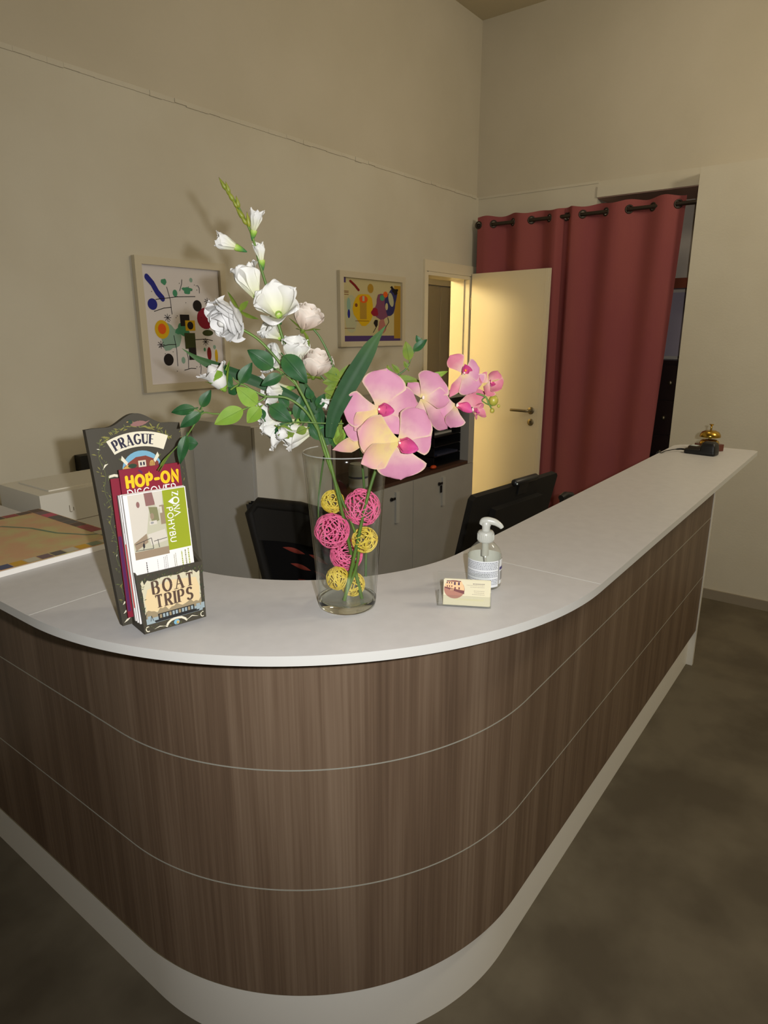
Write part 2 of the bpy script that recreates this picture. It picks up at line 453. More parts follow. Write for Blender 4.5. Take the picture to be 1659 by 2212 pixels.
# ------------------------------------------------------------------ reception counter
X0, Y0, RO, CW = 0.5138, 0.4265, 0.8281, 0.3528
TT, OP, OK_, ZK, Z1, Z2 = 0.0190, 0.1557, 0.1808, 0.1961, 0.7952, 0.4932
YE, XE = 2.585, 3.425
CCX, CCY = X0 + RO, Y0 + RO
def path(off, seg):
    """outline of the counter at a distance inside the outer edge of the top: list of (x, y, arclength)"""
    r = RO - off
    if seg == 0: return [(X0 + off, YE - (YE - CCY) * k / 8, (YE - CCY) * k / 8) for k in range(9)]
    if seg == 1:
        n = 56
        return [(CCX - r * math.cos(math.pi / 2 * k / n), CCY - r * math.sin(math.pi / 2 * k / n), 0.9 + 1.05 * k / n) for k in range(n + 1)]
    e = XE if off < 0.1 else XE - 0.028
    return [(CCX + (e - CCX) * k / 12, Y0 + off, 2.1 + (e - CCX) * k / 12) for k in range(13)]
def sweep(mb, oa, ob, z0, z1, seg, mo=0, mt=0, smooth=True):
    A = path(oa, seg); B = path(ob, seg); n = len(A)
    o0 = [mb.vert((x, y, z0)) for x, y, q in A]; o1 = [mb.vert((x, y, z1)) for x, y, q in A]
    i0 = [mb.vert((x, y, z0)) for x, y, q in B]; i1 = [mb.vert((x, y, z1)) for x, y, q in B]
    t0 = [mb.vert((x, y, z1)) for x, y, q in A]; t1 = [mb.vert((x, y, z1)) for x, y, q in B]
    for k in range(n - 1):
        ua, ub = A[k][2], A[k + 1][2]
        mb.face((o0[k], o0[k + 1], o1[k + 1], o1[k]), mo, smooth, [(ua, z0), (ub, z0), (ub, z1), (ua, z1)])
        mb.face((i0[k + 1], i0[k], i1[k], i1[k + 1]), mo, smooth, [(ub, z0), (ua, z0), (ua, z1), (ub, z1)])
        mb.face((t0[k], t0[k + 1], t1[k + 1], t1[k]), mt, False)
        mb.face((o0[k + 1], o0[k], i0[k], i0[k + 1]), mo, False)
    mb.face((o0[0], o1[0], i1[0], i0[0]), mo, False); mb.face((o0[-1], i0[-1], i1[-1], o1[-1]), mo, False)
ctr = thing('reception_counter', (CCX, CCY, 0), 'curved L-shaped reception counter with brown wood-grain front and grey-white top', 'reception counter')
# the top: three laminate sections, the straight right one with a rounded inner corner at its free end
for seg in (0, 1):
    m = MB(); sweep(m, 0, CW, TOP - TT, TOP, seg, 1, 0); m.build('countertop', [M['top'], M['edge']], ctr)
rc = 0.085
ol = [(CCX, Y0), (XE - 0.02, Y0), (XE, Y0 + 0.02)] + [(XE - rc + rc * math.cos(a), Y0 + CW - rc + rc * math.sin(a)) for a in [math.pi / 2 * k / 10 for k in range(11)]] + [(CCX, Y0 + CW)]
m = MB(); m.prism(ol, TOP - TT, TOP, WORLD, 0, 1, 0); m.build('countertop', [M['top'], M['edge']], ctr)
for a, b in (((X0 + 0.002, CCY), (X0 + CW - 0.002, CCY)), ((CCX, Y0 + 0.002), (CCX, Y0 + CW - 0.002))):
    m = MB(); d = 0.0013
    if a[0] == b[0]: m.box(a[0] - d, a[0] + d, a[1], b[1], TOP - 0.002, TOP + 0.0004)
    else: m.box(a[0], b[0], a[1] - d, a[1] + d, TOP - 0.002, TOP + 0.0004)
    m.build('joint_strip', M['edge'], ctr)
g = 0.0013
for seg in (0, 1, 2):
    for za, zb in ((ZK, Z2 - g), (Z2 + g, Z1 - g), (Z1 + g, TOP - TT)):
        m = MB(); sweep(m, OP, OP + 0.018, za, zb, seg, 0, 0); m.build('front_panel', M['wood'], ctr)
for z in (Z1, Z2):
    m = MB()
    for seg in (0, 1, 2): sweep(m, OP - 0.0008, OP + 0.016, z - g, z + g, seg)
    m.build('groove_strip', M['alu'], ctr)
m = MB()
for seg in (0, 1, 2): sweep(m, OK_, OK_ + 0.018, 0.0, ZK + 0.02, seg)
m.build('kickplate', M['kick'], ctr)
m = MB(); m.box(XE - 0.028, XE - 0.004, Y0 + OP - 0.004, Y0 + CW - 0.01, 0, TOP - TT); m.build('end_panel', M['white'], ctr)
m = MB(); m.box(X0 + OP, X0 + CW - 0.01, YE - 0.024, YE, 0, TOP - TT); m.build('end_panel', M['white'], ctr)
m = MB()
for seg in (0, 1, 2): sweep(m, OP + 0.05, OP + 0.068, 0.05, TOP - TT, seg)
m.build('inner_panel', M['white'], ctr)

# lower work desks behind the counter
t = thing('work_desk', (2.5, 0.95, 0), 'white lower work desk hidden behind the long side of the counter', 'desk')
m = MB(); m.box(1.86, XE - 0.04, 0.67, 1.22, 0.725, 0.75); m.build('desktop', M['white'], t)
for xx in (1.88, XE - 0.075):
    m = MB(); m.box(xx, xx + 0.022, 0.68, 1.20, 0, 0.725); m.build('side_panel', M['white'], t)
t = thing('side_desk', (1.14, 2.3, 0), 'white side desk under the printer against the back wall', 'desk')
m = MB(); m.box(0.885, 1.40, 2.04, YB - 0.03, 0.725, 0.75); m.build('desktop', M['white'], t)
for xx in (0.89, 1.37):
    m = MB(); m.box(xx, xx + 0.022, 2.06, YB - 0.04, 0, 0.725); m.build('side_panel', M['white'], t)

# ------------------------------------------------------------------ printer and the small black box behind it
PX0, PY0 = 0.95, 2.10
PZ = 1.161
t = thing('printer', (PX0 + 0.2, PY0 + 0.2, 0.75), 'white printer on the side desk behind the city map pad', 'printer')
m = MB()
m.box(PX0, PX0 + 0.40, PY0, PY0 + 0.285, 0.815, PZ)
m.box(PX0 + 0.091, PX0 + 0.0935, PY0 - 0.0006, PY0, 1.090, 1.112, WORLD, 1); m.box(PX0 + 0.0935, PX0 + 0.099, PY0 - 0.0006, PY0, 1.088, 1.0905, WORLD, 1); m.box(PX0 + 0.104, PX0 + 0.1065, PY0 - 0.0006, PY0, 1.092, 1.104, WORLD, 1)
m.box(PX0 + 0.002, PX0 + 0.398, PY0 - 0.0005, PY0, 1.056, 1.058, WORLD, 1)
m.build('body', [M['white'], M['base']], t)
m = MB(); m.box(PX0 + 0.005, PX0 + 0.395, PY0 + 0.005, PY0 + 0.28, 0.752, 0.812); m.build('paper_tray', M['lgrey'], t)
m = MB(); m.box(PX0 + 0.20, PX0 + 0.37, PY0 - 0.003, PY0 + 0.02, 0.93, 0.975); m.build('paper_slot', M['black'], t)
m = MB(); m.box(PX0 + 0.05, PX0 + 0.385, PY0 + 0.04, PY0 + 0.25, PZ, PZ + 0.004); m.build('lid', M['white'], t)
t = tag(MB.build((lambda q: (q.box(1.335, 1.425, YB - 0.05, YB - 0.004, 1.120, 1.184), q)[1])(MB()), 'wall_box', M['black'], None, (1.38, YB - 0.03, 1.12)), 'small black box on the wall just above the white printer', 'wall box')

# ------------------------------------------------------------------ grey cabinets along the back wall
CY, CZ = 2.15, 1.272
t = thing('storage_cabinet', (2.15, 2.36, 0), 'tall closed light grey storage cabinet behind the office chair', 'cabinet')
m = MB(); m.box(1.905, 2.405, CY + 0.018, YB - 0.02, 0.02, CZ); m.build('body', M['pale_cab'], t)
m = MB(); m.box(1.908, 2.402, CY, CY + 0.017, 0.04, CZ - 0.004); m.build('door', M['pale_cab'], t)
t = thing('shelf_cabinet', (3.1, 2.36, 0), 'grey filing cabinet with dark open shelf above two locked doors', 'cabinet')
SX0, SX1, SZ = 2.415, 3.835, 0.842
m = MB()
m.box(SX0, SX1, CY + 0.018, YB - 0.02, 0.02, SZ - 0.02); m.box(SX0, SX0 + 0.02, CY + 0.002, YB - 0.02, SZ - 0.02, CZ); m.box(SX1 - 0.07, SX1, CY + 0.002, YB - 0.02, SZ - 0.02, CZ)
m.box(SX0, SX1, CY + 0.002, YB - 0.02, CZ, CZ + 0.02)
m.build('body', M['grey_cab'], t)
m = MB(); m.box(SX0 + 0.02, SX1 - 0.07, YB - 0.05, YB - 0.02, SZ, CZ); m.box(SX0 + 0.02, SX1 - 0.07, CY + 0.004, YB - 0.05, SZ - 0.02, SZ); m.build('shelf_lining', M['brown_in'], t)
SF = Frame((0, CY - 0.0, 0), (1, 0, 0), UP, (0, -1, 0))
for k, (xa, xb) in enumerate(((SX0 + 0.003, 3.122), (3.126, SX1 - 0.003))):
    m = MB(); m.box(xa, xb, CY, CY + 0.017, 0.04, SZ - 0.022); d = m.build('door', M['grey_cab'], t)
    hx = (2.953, 3.452)[k]
    m = MB(); m.box(hx - 0.016, hx + 0.016, CY - 0.012, CY, 0.60, 0.785); m.build('handle', M['lgrey'], d)
    kx = (2.902, 3.405)[k]
    m = MB()
    m.lathe([(0, 0), (0.011, 0), (0.011, 0.008), (0, 0.008)], SF(kx, 0.748, 0), SF.n, 14)
    m.box(kx + 0.002, kx + 0.030, 0.742, 0.756, 0.006, 0.012, SF)
    if k: m.box(kx + 0.012, kx + 0.026, 0.690, 0.735, 0.004, 0.010, SF)
    m.build('lock_with_key', M['black'], d)
# things on the open shelf
t = thing('letter_tray', (3.6, 2.33, SZ), 'black stack of letter trays on the open shelf, right end', 'letter tray')
for k in range(5):
    z = SZ + 0.002 + k * 0.062
    m = MB(); m.box(3.42, 3.74, CY + 0.05, YB - 0.09, z, z + 0.004); m.box(3.42, 3.424, CY + 0.05, YB - 0.09, z, z + 0.058); m.box(3.736, 3.74, CY + 0.05, YB - 0.09, z, z + 0.058); m.box(3.42, 3.74, YB - 0.094, YB - 0.09, z, z + 0.058)
    m.build('tray', M['black'], t)
M['blue'] = mat('dark_blue_paper', (34, 40, 62), 0.6)
M['orange'] = mat('orange_plastic', (196, 70, 22), 0.5)
for k, (dx, key) in enumerate(((0.0, 'blue'), (0.02, 'white'))):
    m = MB(); z = SZ + 0.006 + (1 + 2 * k) * 0.062 + 0.0005
    m.box(3.45 + dx, 3.70, CY + 0.045 + 0.05 * k, YB - 0.15, z, z + 0.012)
    tag(m.build('folder', M[key if k == 0 else 'lgrey'], None, (3.55, 2.3, z)), ('dark blue folder lying low in the black letter trays', 'pale grey folder lying higher in the black letter trays')[k], 'folder', 'folders in the letter trays')
m = MB(); q = SF.px(945, 1000); m.ell((q[0], CY + 0.03, SZ + 0.013), 0.026, 0.018, 0.012); tag(m.build('tape_roll', M['orange'], None, (q[0], CY + 0.03, SZ)), 'small orange object on the open shelf beneath the orchids', 'stationery')
# clear sanitiser refill bottle on the open shelf, seen through the vase
M['clearp'] = thin_clear('clear_plastic', (0.93, 0.95, 0.92), (0.55, 0.6, 0.56), 0.6, haze=0.5)
M['labelw'] = mat('white_bottle_label', (222, 226, 230), 0.5)
M['labelb'] = mat('blue_print', (70, 76, 120), 0.6)
bx = on_plane(774, 1040, (0, CY + 0.08, 0), Vector((0, 1, 0))).x
t = thing('plastic_tub', (bx, CY + 0.08, SZ), 'pale plastic tub with blue band on the cabinet shelf, seen through the vase', 'container')
m = MB(True); m.lathe([(0, 0), (0.048, 0), (0.053, 0.006), (0.053, 0.122), (0.050, 0.128), (0.0, 0.130)], (bx, CY + 0.08, SZ + 0.001), UP, 24); m.build('tub_body', M['clearp'], t)
m = MB(True); m.lathe([(0.0536, 0.012), (0.0536, 0.058)], (bx, CY + 0.08, SZ), UP, 28); m.lathe([(0.0536, 0.060), (0.0536, 0.070)], (bx, CY + 0.08, SZ), UP, 28, 1); m.build('label', [M['labelw'], M['labelb']], t)
m = MB(True); m.lathe([(0.046, 0.1302), (0.046, 0.136), (0, 0.137)], (bx, CY + 0.08, SZ), UP, 18); m.build('lid', M['white'], t)

# ------------------------------------------------------------------ office chair
CH = Vector((1.26, 1.20, 0))
t = thing('office_chair', CH + Vector((0.25, -0.02, 0)), 'black office chair with mesh back and red slits behind the counter', 'chair')
pa = Vector((1.261, 1.463, 1.175)); pb = on_plane(694, 1159, (1.25, 0, 0), Vector((-1, 0.05, 0)).normalized())
cu = (pb - pa); cu.z = 0; cwid = cu.length + 0.075; cu.normalize()
cback = cu.cross(UP)
if cback.x > 0: cback = -cback
tilt = R(10)
cv = (UP * math.cos(tilt) + cback * math.sin(tilt)).normalized()
cn = cu.cross(cv); 
if cn.x > 0: cn = -cn
BH = 0.56
CB = Frame(pa - cv * BH, cu, cv, cn)
droop = -0.018
def backpt(a, b, c=0.0):
    # a 0..cwid, b 0..BH with side edges narrowing downward and a gentle lateral curve
    w = cwid; f = b / BH
    inset = 0.085 * (1 - f)
    aa = inset + a / w * (w - 2 * inset)
    return CB(aa, b + droop * (a / w) * f, c - 0.05 * (1 - ((a / w) * 2 - 1) ** 2) * 0.6 + 0.02 * math.sin(f * 3.1))
ring = [backpt(0, 0.03), backpt(0, BH * 0.5), backpt(0, BH - 0.03), backpt(0.03, BH), backpt(cwid * 0.5, BH), backpt(cwid - 0.03, BH), backpt(cwid, BH - 0.03), backpt(cwid, BH * 0.5), backpt(cwid, 0.03), backpt(cwid - 0.03, 0), backpt(cwid * 0.5, 0), backpt(0.03, 0)]
m = MB(True); m.tube(ring, 0.017, 10, closed=True)
m.grid(lambda a, b: backpt((a + 1) / 2 * cwid, BH * (0.80 + 0.2 * b), 0.012), 12, 4)
m.build('backrest_frame', M['black_soft'], t)
m = MB(True); m.grid(lambda a, b: backpt((a + 1) / 2 * cwid, BH * b), 16, 20); m.grid(lambda a, b: backpt((a + 1) / 2 * cwid, BH * b, -0.012), 16, 20); m.build('mesh_back', M['black_mesh'], t)
for k in range(6):
    for side in (0, 1):
        a0 = 0.085 + 0.02 * k + side * 0.10; b0 = BH - 0.135 - 0.052 * k - 0.01 * side
        if k > 3 and side: continue
        m = MB()
        pts = []
        for j in range(9): pts.append((a0 + 0.085 * j / 8, b0 + 0.008 * math.sin(math.pi * j / 8) - 0.012 * j / 8))
        for j in range(8, -1, -1): pts.append((a0 + 0.085 * j / 8, b0 - 0.008 * math.sin(math.pi * j / 8) - 0.012 * j / 8))
        m.poly([backpt(a, b, 0.004) for a, b in pts]); m.build('red_slit', M['slit'], t)
sc = CH + Vector((0.27, -0.02, 0.47))
m = MB(True); m.ell(sc, 0.25, 0.25, 0.05, WORLD, 24, 10); m.build('seat', M['black_mesh'], t)
m = MB(True); m.tube([sc + Vector((-0.1, 0, -0.02)), CB(cwid / 2, -0.06, -0.06), CB(cwid / 2, 0.22, -0.05)], 0.02, 8); m.build('back_support', M['black'], t)
m = MB(True); m.tube([sc + Vector((0, 0, -0.04)), sc + Vector((0, 0, -0.38))], [0.03, 0.025], 12); m.build('gas_column', M['black'], t)
for k in range(5):
    a = 2 * math.pi * k / 5 + 0.3; e = Vector((math.cos(a), math.sin(a), 0))
    m = MB(True); b0 = Vector((sc.x, sc.y, 0.095)); m.tube([b0, b0 + e * 0.27 + Vector((0, 0, -0.025))], [0.024, 0.014], 8); l = m.build('base_leg', M['black'], t)
    m = MB(True); c0 = b0 + e * 0.27; m.ell((c0.x, c0.y, 0.03), 0.028, 0.028, 0.03, WORLD, 12, 8); m.build('caster', M['black'], l)

# ------------------------------------------------------------------ monitor with a webcam
ma = on_z(1024, 1076, 1.15); mb_ = on_z(1206, 1021, 1.15)
mu = (mb_ - ma); mw = mu.length; mu.normalize()
mback = Vector((mu.y, -mu.x, 0))                # towards the viewer
mt = R(13)
mv = (UP * math.cos(mt) + mback * math.sin(mt)).normalized()
mn = mu.cross(mv)
if mn.dot(mback) < 0: mn = -mn
MF = Frame(ma - mv * 0.34, mu, mv, mn)
t = thing('monitor', MF(mw / 2, 0, -0.1) * 1 - Vector((0, 0, MF(mw / 2, 0, 0).z - 0.75)), 'black computer monitor seen from behind over the counter top', 'monitor')
ol = [(0.012, 0), (mw - 0.012, 0), (mw, 0.012), (mw, 0.328), (mw - 0.012, 0.34), (0.012, 0.34), (0, 0.328), (0, 0.012)]
m = MB(); m.prism(ol, -0.022, 0.0, MF); m.prism([(mw * 0.2, 0.04), (mw * 0.8, 0.04), (mw * 0.78, 0.28), (mw * 0.22, 0.28)], 0.0, 0.022, MF); m.build('casing', M['black_soft'], t)
m = MB(); m.poly([MF(0.012, 0.014, -0.0226), MF(mw - 0.012, 0.014, -0.0226), MF(mw - 0.012, 0.33, -0.0226), MF(0.012, 0.33, -0.0226)]); m.build('screen', M['black'], t)
nb = MF(mw / 2, 0.1, 0.03); 
m = MB(); m.tube([nb, Vector((nb.x, nb.y + 0.02, 0.76))], 0.022, 10); m.build('stand_neck', M['black'], t)
m = MB(); m.box(nb.x - 0.12, nb.x + 0.12, nb.y - 0.06, nb.y + 0.10, 0.7515, 0.766); m.build('stand_foot', M['black'], t)
w0 = MF.px(1108, 1040)[0]; w1 = MF.px(1157, 1026)[0]
t = thing('webcam', MF((w0 + w1) / 2, 0.343, 0), 'small black webcam clipped on top of the monitor', 'webcam')
WF = Frame(MF(w0, 0.343, 0.0), mu, mv, mn)
m = MB(True); wl = w1 - w0; m.tube([WF(0, 0.012, 0.004), WF(0.005, 0.012, 0.004), WF(wl - 0.005, 0.012, 0.004), WF(wl, 0.012, 0.004)], [0.008, 0.0125, 0.0125, 0.008], 12); m.build('body', M['black'], t)
m = MB(); m.box(wl * 0.3, wl * 0.7, -0.04, 0.004, 0.0015, 0.006, WF); m.build('clip', M['black'], t)
q = WF(0.004, 0.013, 0.016); m = MB(True); m.ell(q, 0.003, 0.003, 0.003); m.build('lens', M['screen'], t)
# desk telephone lump right of the monitor
q = on_plane(1228, 1073, (0, 1.05, 0), Vector((0, 1, 0)))
m = MB(True); m.tube([(q.x - 0.06, 1.06, q.z + 0.004), (q.x - 0.03, 1.055, q.z + 0.01), (q.x + 0.03, 1.05, q.z), (q.x + 0.05, 1.05, q.z - 0.014)], [0.014, 0.018, 0.016, 0.012], 10)
m.box(q.x - 0.05, q.x - 0.02, 1.05, 1.07, 0.7505, q.z)
tag(m.build('desk_accessory', M['black'], None, (q.x, 1.05, 0.75)), 'small black arm rising beside the right end of the monitor', 'desk accessory')

# ------------------------------------------------------------------ curtain rod, two curtains
RX, RZ = 4.512, 2.415
t = thing('curtain_rod', (RX, 1.8, RZ), 'dark bronze rod carrying the maroon curtains on the right wall', 'curtain rod')
m = MB(True); m.tube([(RX, 2.555, RZ), (RX, NY0 + 0.003, RZ)], 0.0125, 12); m.build('pole', M['rod'], t)
m = MB(True); m.ell((RX, 2.555, RZ), 0.018, 0.022, 0.018); m.build('finial', M['rod'], t)
m = MB(True); m.tube([(RX, 2.49, RZ), (XR, 2.49, RZ)], 0.007, 8); m.build('bracket', M['rod'], t)
def cy_of(px):
    return on_plane(px, 485 - (px - 1028) * 0.1116, (RX, 0, 0), Vector((1, 0, 0))).y
fronts = [1047, 1126, 1205, 1240, 1333, 1440]; behinds = [1091, 1168, 1222, 1287, 1389, 1492]
knots = sorted([(cy_of(p), 1.0) for p in fronts] + [(cy_of(p), -1.0) for p in behinds])
def wave(y):
    if y <= knots[0][0]: return knots[0][1]
    for (ya, va), (yb, vb) in zip(knots[:-1], knots[1:]):
        if ya <= y <= yb:
            f = (y - ya) / (yb - ya)
            return va + (vb - va) * (1 - math.cos(math.pi * f)) / 2
    return knots[-1][1]
def curtain(label, ytop0, ytop1, ybot0, ybot1, amp, rings):
    t = thing('curtain', (RX, (ytop0 + ytop1) / 2, 0.03), label, 'curtain', 'maroon curtains on the bronze rod')
    def fn(a, b):
        f = (a + 1) / 2; z = 0.03 + b * (RZ + 0.052 - 0.03)
        yt = ytop0 + (ytop1 - ytop0) * f; y = (ybot0 + (ybot1 - ybot0) * f) * (1 - b) + yt * b
        am = amp * (0.55 + 0.45 * b) if b > 0.6 else amp * (0.40 + 0.7 * b)
        dz = 0.006 * math.sin(yt * 31) * (b > 0.99)
        return (RX - wave(yt) * am + 0.006 * math.sin(b * 9 + yt * 17) * (1 - b), y, z + dz)
    m = MB(True); nu, Bs = 150, [0.93 * k / 34 for k in range(35)] + [0.93 + 0.07 * k / 26 for k in range(1, 27)]
    ids = [[m.vert(fn(-1 + 2 * i / nu, b)) for i in range(nu + 1)] for b in Bs]
    C_ = []
    for p in rings:
        y = cy_of(p); d = 0.004; tx = -(wave(y + d) - wave(y - d)) * amp; tv = Vector((tx, 2 * d, 0)).normalized()
        C_.append((Vector((RX - wave(y) * amp, y, RZ)), tv))
    for j in range(len(Bs) - 1):
        for i in range(nu):
            q = (m.v[ids[j][i]] + m.v[ids[j + 1][i + 1]]) / 2
            if any((q - c).length < 0.0195 for c, tv in C_): continue
            m.face((ids[j][i], ids[j][i + 1], ids[j + 1][i + 1], ids[j + 1][i]), 0, True)
    m.build('cloth', M['curtain'], t)
    for c, tv in C_:
        m = MB(True)
        m.tube([c + tv * (0.0225 * math.cos(a)) + UP * (0.0225 * math.sin(a)) for a in [2 * math.pi * k / 24 for k in range(24)]], 0.0050, 8, closed=True)
        m.build('grommet', M['rod'], t)
    return t
curtain('maroon grommet curtain hanging behind the open door leaf', cy_of(1036), cy_of(1224), cy_of(1036), cy_of(1226), 0.028, (1038, 1067, 1108, 1148, 1187, 1221))
yb1 = on_plane(1403, 1000, (RX, 0, 0), Vector((1, 0, 0))).y
curtain('wider maroon grommet curtain hanging across the wall niche', cy_of(1222), cy_of(1481), cy_of(1226), yb1 + 0.035, 0.026, (1226, 1260, 1309, 1360, 1410, 1466))

# ------------------------------------------------------------------ furniture inside the niche, seen past the curtain
NX = XR + 0.16
t = thing('drawer_chest', (NX + 0.1, 1.38, 0), 'dark mahogany chest of drawers in the niche right of the curtain', 'chest of drawers')
def nz_(px, py, x=NX): return on_plane(px, py, (x, 0, 0), Vector((1, 0, 0)))
ct = nz_(1447, 778).z
m = MB(); m.box(NX + 0.015, NX + 0.215, NY0 + 0.012, NY1 - 0.02, 0.02, ct - 0.02); m.box(NX - 0.005, NX + 0.22, NY0 + 0.006, NY1 - 0.012, ct - 0.02, ct); m.build('body', M['darkwood'], t)
zt = ct - 0.03
for k in range(5):
    zb = zt - 0.235
    if zb < 0.05: break
    m = MB(); m.box(NX, NX + 0.014, NY0 + 0.022, NY1 - 0.03, zb + 0.004, zt - 0.004); d = m.build('drawer', M['darkwood'], t)
    q = nz_(1445, 872) if k == 0 else nz_(1430, 946)
    ky = q.y; kz = (zb + zt) / 2
    m = MB(True); m.lathe([(0, 0), (0.006, 0), (0.006, 0.012), (0.015, 0.02), (0.015, 0.028), (0.008, 0.034), (0, 0.034)], (NX, ky, kz), (-1, 0, 0), 16); m.build('knob', M['steel'], d)
    zt = zb
q = nz_(1474, 600, XR + 0.20); z0 = nz_(1474, 622, XR + 0.20).z
m = MB(); bw = 0.14
m.prism([(-bw, 0.035), (-bw * 0.55, 0.0), (bw * 0.55, 0.0), (bw, 0.035), (bw, q.z - z0), (-bw, q.z - z0)], 0, 0.14, Frame((XR + 0.20, 1.19, z0), (0, -1, 0), UP, (1, 0, 0)))
tag(m.build('wall_shelf', M['redwood'], None, (XR + 0.3, 1.19, z0)), 'reddish brown wooden wall shelf in the niche above the dark chest', 'shelf')
z1 = nz_(1460, 632, XR + ND + 0.13).z
m = MB(); m.box(XR + ND + 0.125, XR + ND + 0.139, NY0 + 0.02, NY1 - 0.1, ct + 0.02, z1); tag(m.build('wall_panel', M['lav'], None, (XR + ND + 0.13, 1.3, ct)), 'pale lavender panel on the niche wall above the dark chest', 'wall panel')
# ------------------------------------------------------------------ stroke lettering and flat painting
def arc(cx, cy, rx, ry, a0, a1, n=12):
    return [(cx + rx * math.cos(R(a0 + (a1 - a0) * k / n)), cy + ry * math.sin(R(a0 + (a1 - a0) * k / n))) for k in range(n + 1)]
def _P(r=0.27): return [(0, 0), (0, 1), (0.28, 1)] + arc(0.28, 1 - r, r, r, 90, -90) + [(0, 1 - 2 * r)]
GL = {
 'A': (0.74, [[(0, 0), (0.37, 1), (0.74, 0)], [(0.14, 0.34), (0.60, 0.34)]]),
 'B': (0.60, [[(0, 0), (0, 1), (0.28, 1)] + arc(0.28, 0.77, 0.25, 0.23, 90, -90) + [(0, 0.54)], [(0, 0.54), (0.30, 0.54)] + arc(0.30, 0.27, 0.29, 0.27, 90, -90) + [(0, 0)]]),
 'C': (0.72, [arc(0.42, 0.5, 0.42, 0.5, 48, 312, 20)]),
 'D': (0.68, [[(0, 0), (0, 1), (0.22, 1)] + arc(0.22, 0.5, 0.44, 0.5, 90, -90, 16) + [(0, 0)]]),
 'E': (0.50, [[(0.5, 1), (0, 1), (0, 0), (0.5, 0)], [(0, 0.52), (0.42, 0.52)]]),
 'G': (0.80, [arc(0.42, 0.5, 0.42, 0.5, 50, 330, 20) + [(0.79, 0.45), (0.48, 0.45)]]),
 'H': (0.62, [[(0, 0), (0, 1)], [(0.62, 0), (0.62, 1)], [(0, 0.52), (0.62, 0.52)]]),
 'I': (0.02, [[(0.01, 0), (0.01, 1)]]),
 'N': (0.66, [[(0, 0), (0, 1), (0.66, 0), (0.66, 1)]]),
 'O': (0.84, [arc(0.42, 0.5, 0.42, 0.5, 90, 450, 24)]),
 'P': (0.56, [_P()]),
 'R': (0.60, [_P(), [(0.26, 0.46), (0.60, 0)]]),
 'S': (0.58, [arc(0.30, 0.74, 0.26, 0.26, 35, 270, 12) + arc(0.28, 0.25, 0.29, 0.25, 80, -145, 12)]),
 'T': (0.64, [[(0, 1), (0.64, 1)], [(0.32, 1), (0.32, 0)]]),
 'U': (0.64, [[(0, 1), (0, 0.32)] + arc(0.32, 0.32, 0.32, 0.32, 180, 360) + [(0.64, 1)]]),
 'V': (0.70, [[(0, 1), (0.35, 0), (0.70, 1)]]),
 'Y': (0.66, [[(0, 1), (0.33, 0.48), (0.66, 1)], [(0.33, 0.48), (0.33, 0)]]),
 'Z': (0.60, [[(0, 1), (0.60, 1), (0, 0), (0.60, 0)]]),
 '-': (0.36, [[(0, 0.45), (0.36, 0.45)]]),
}
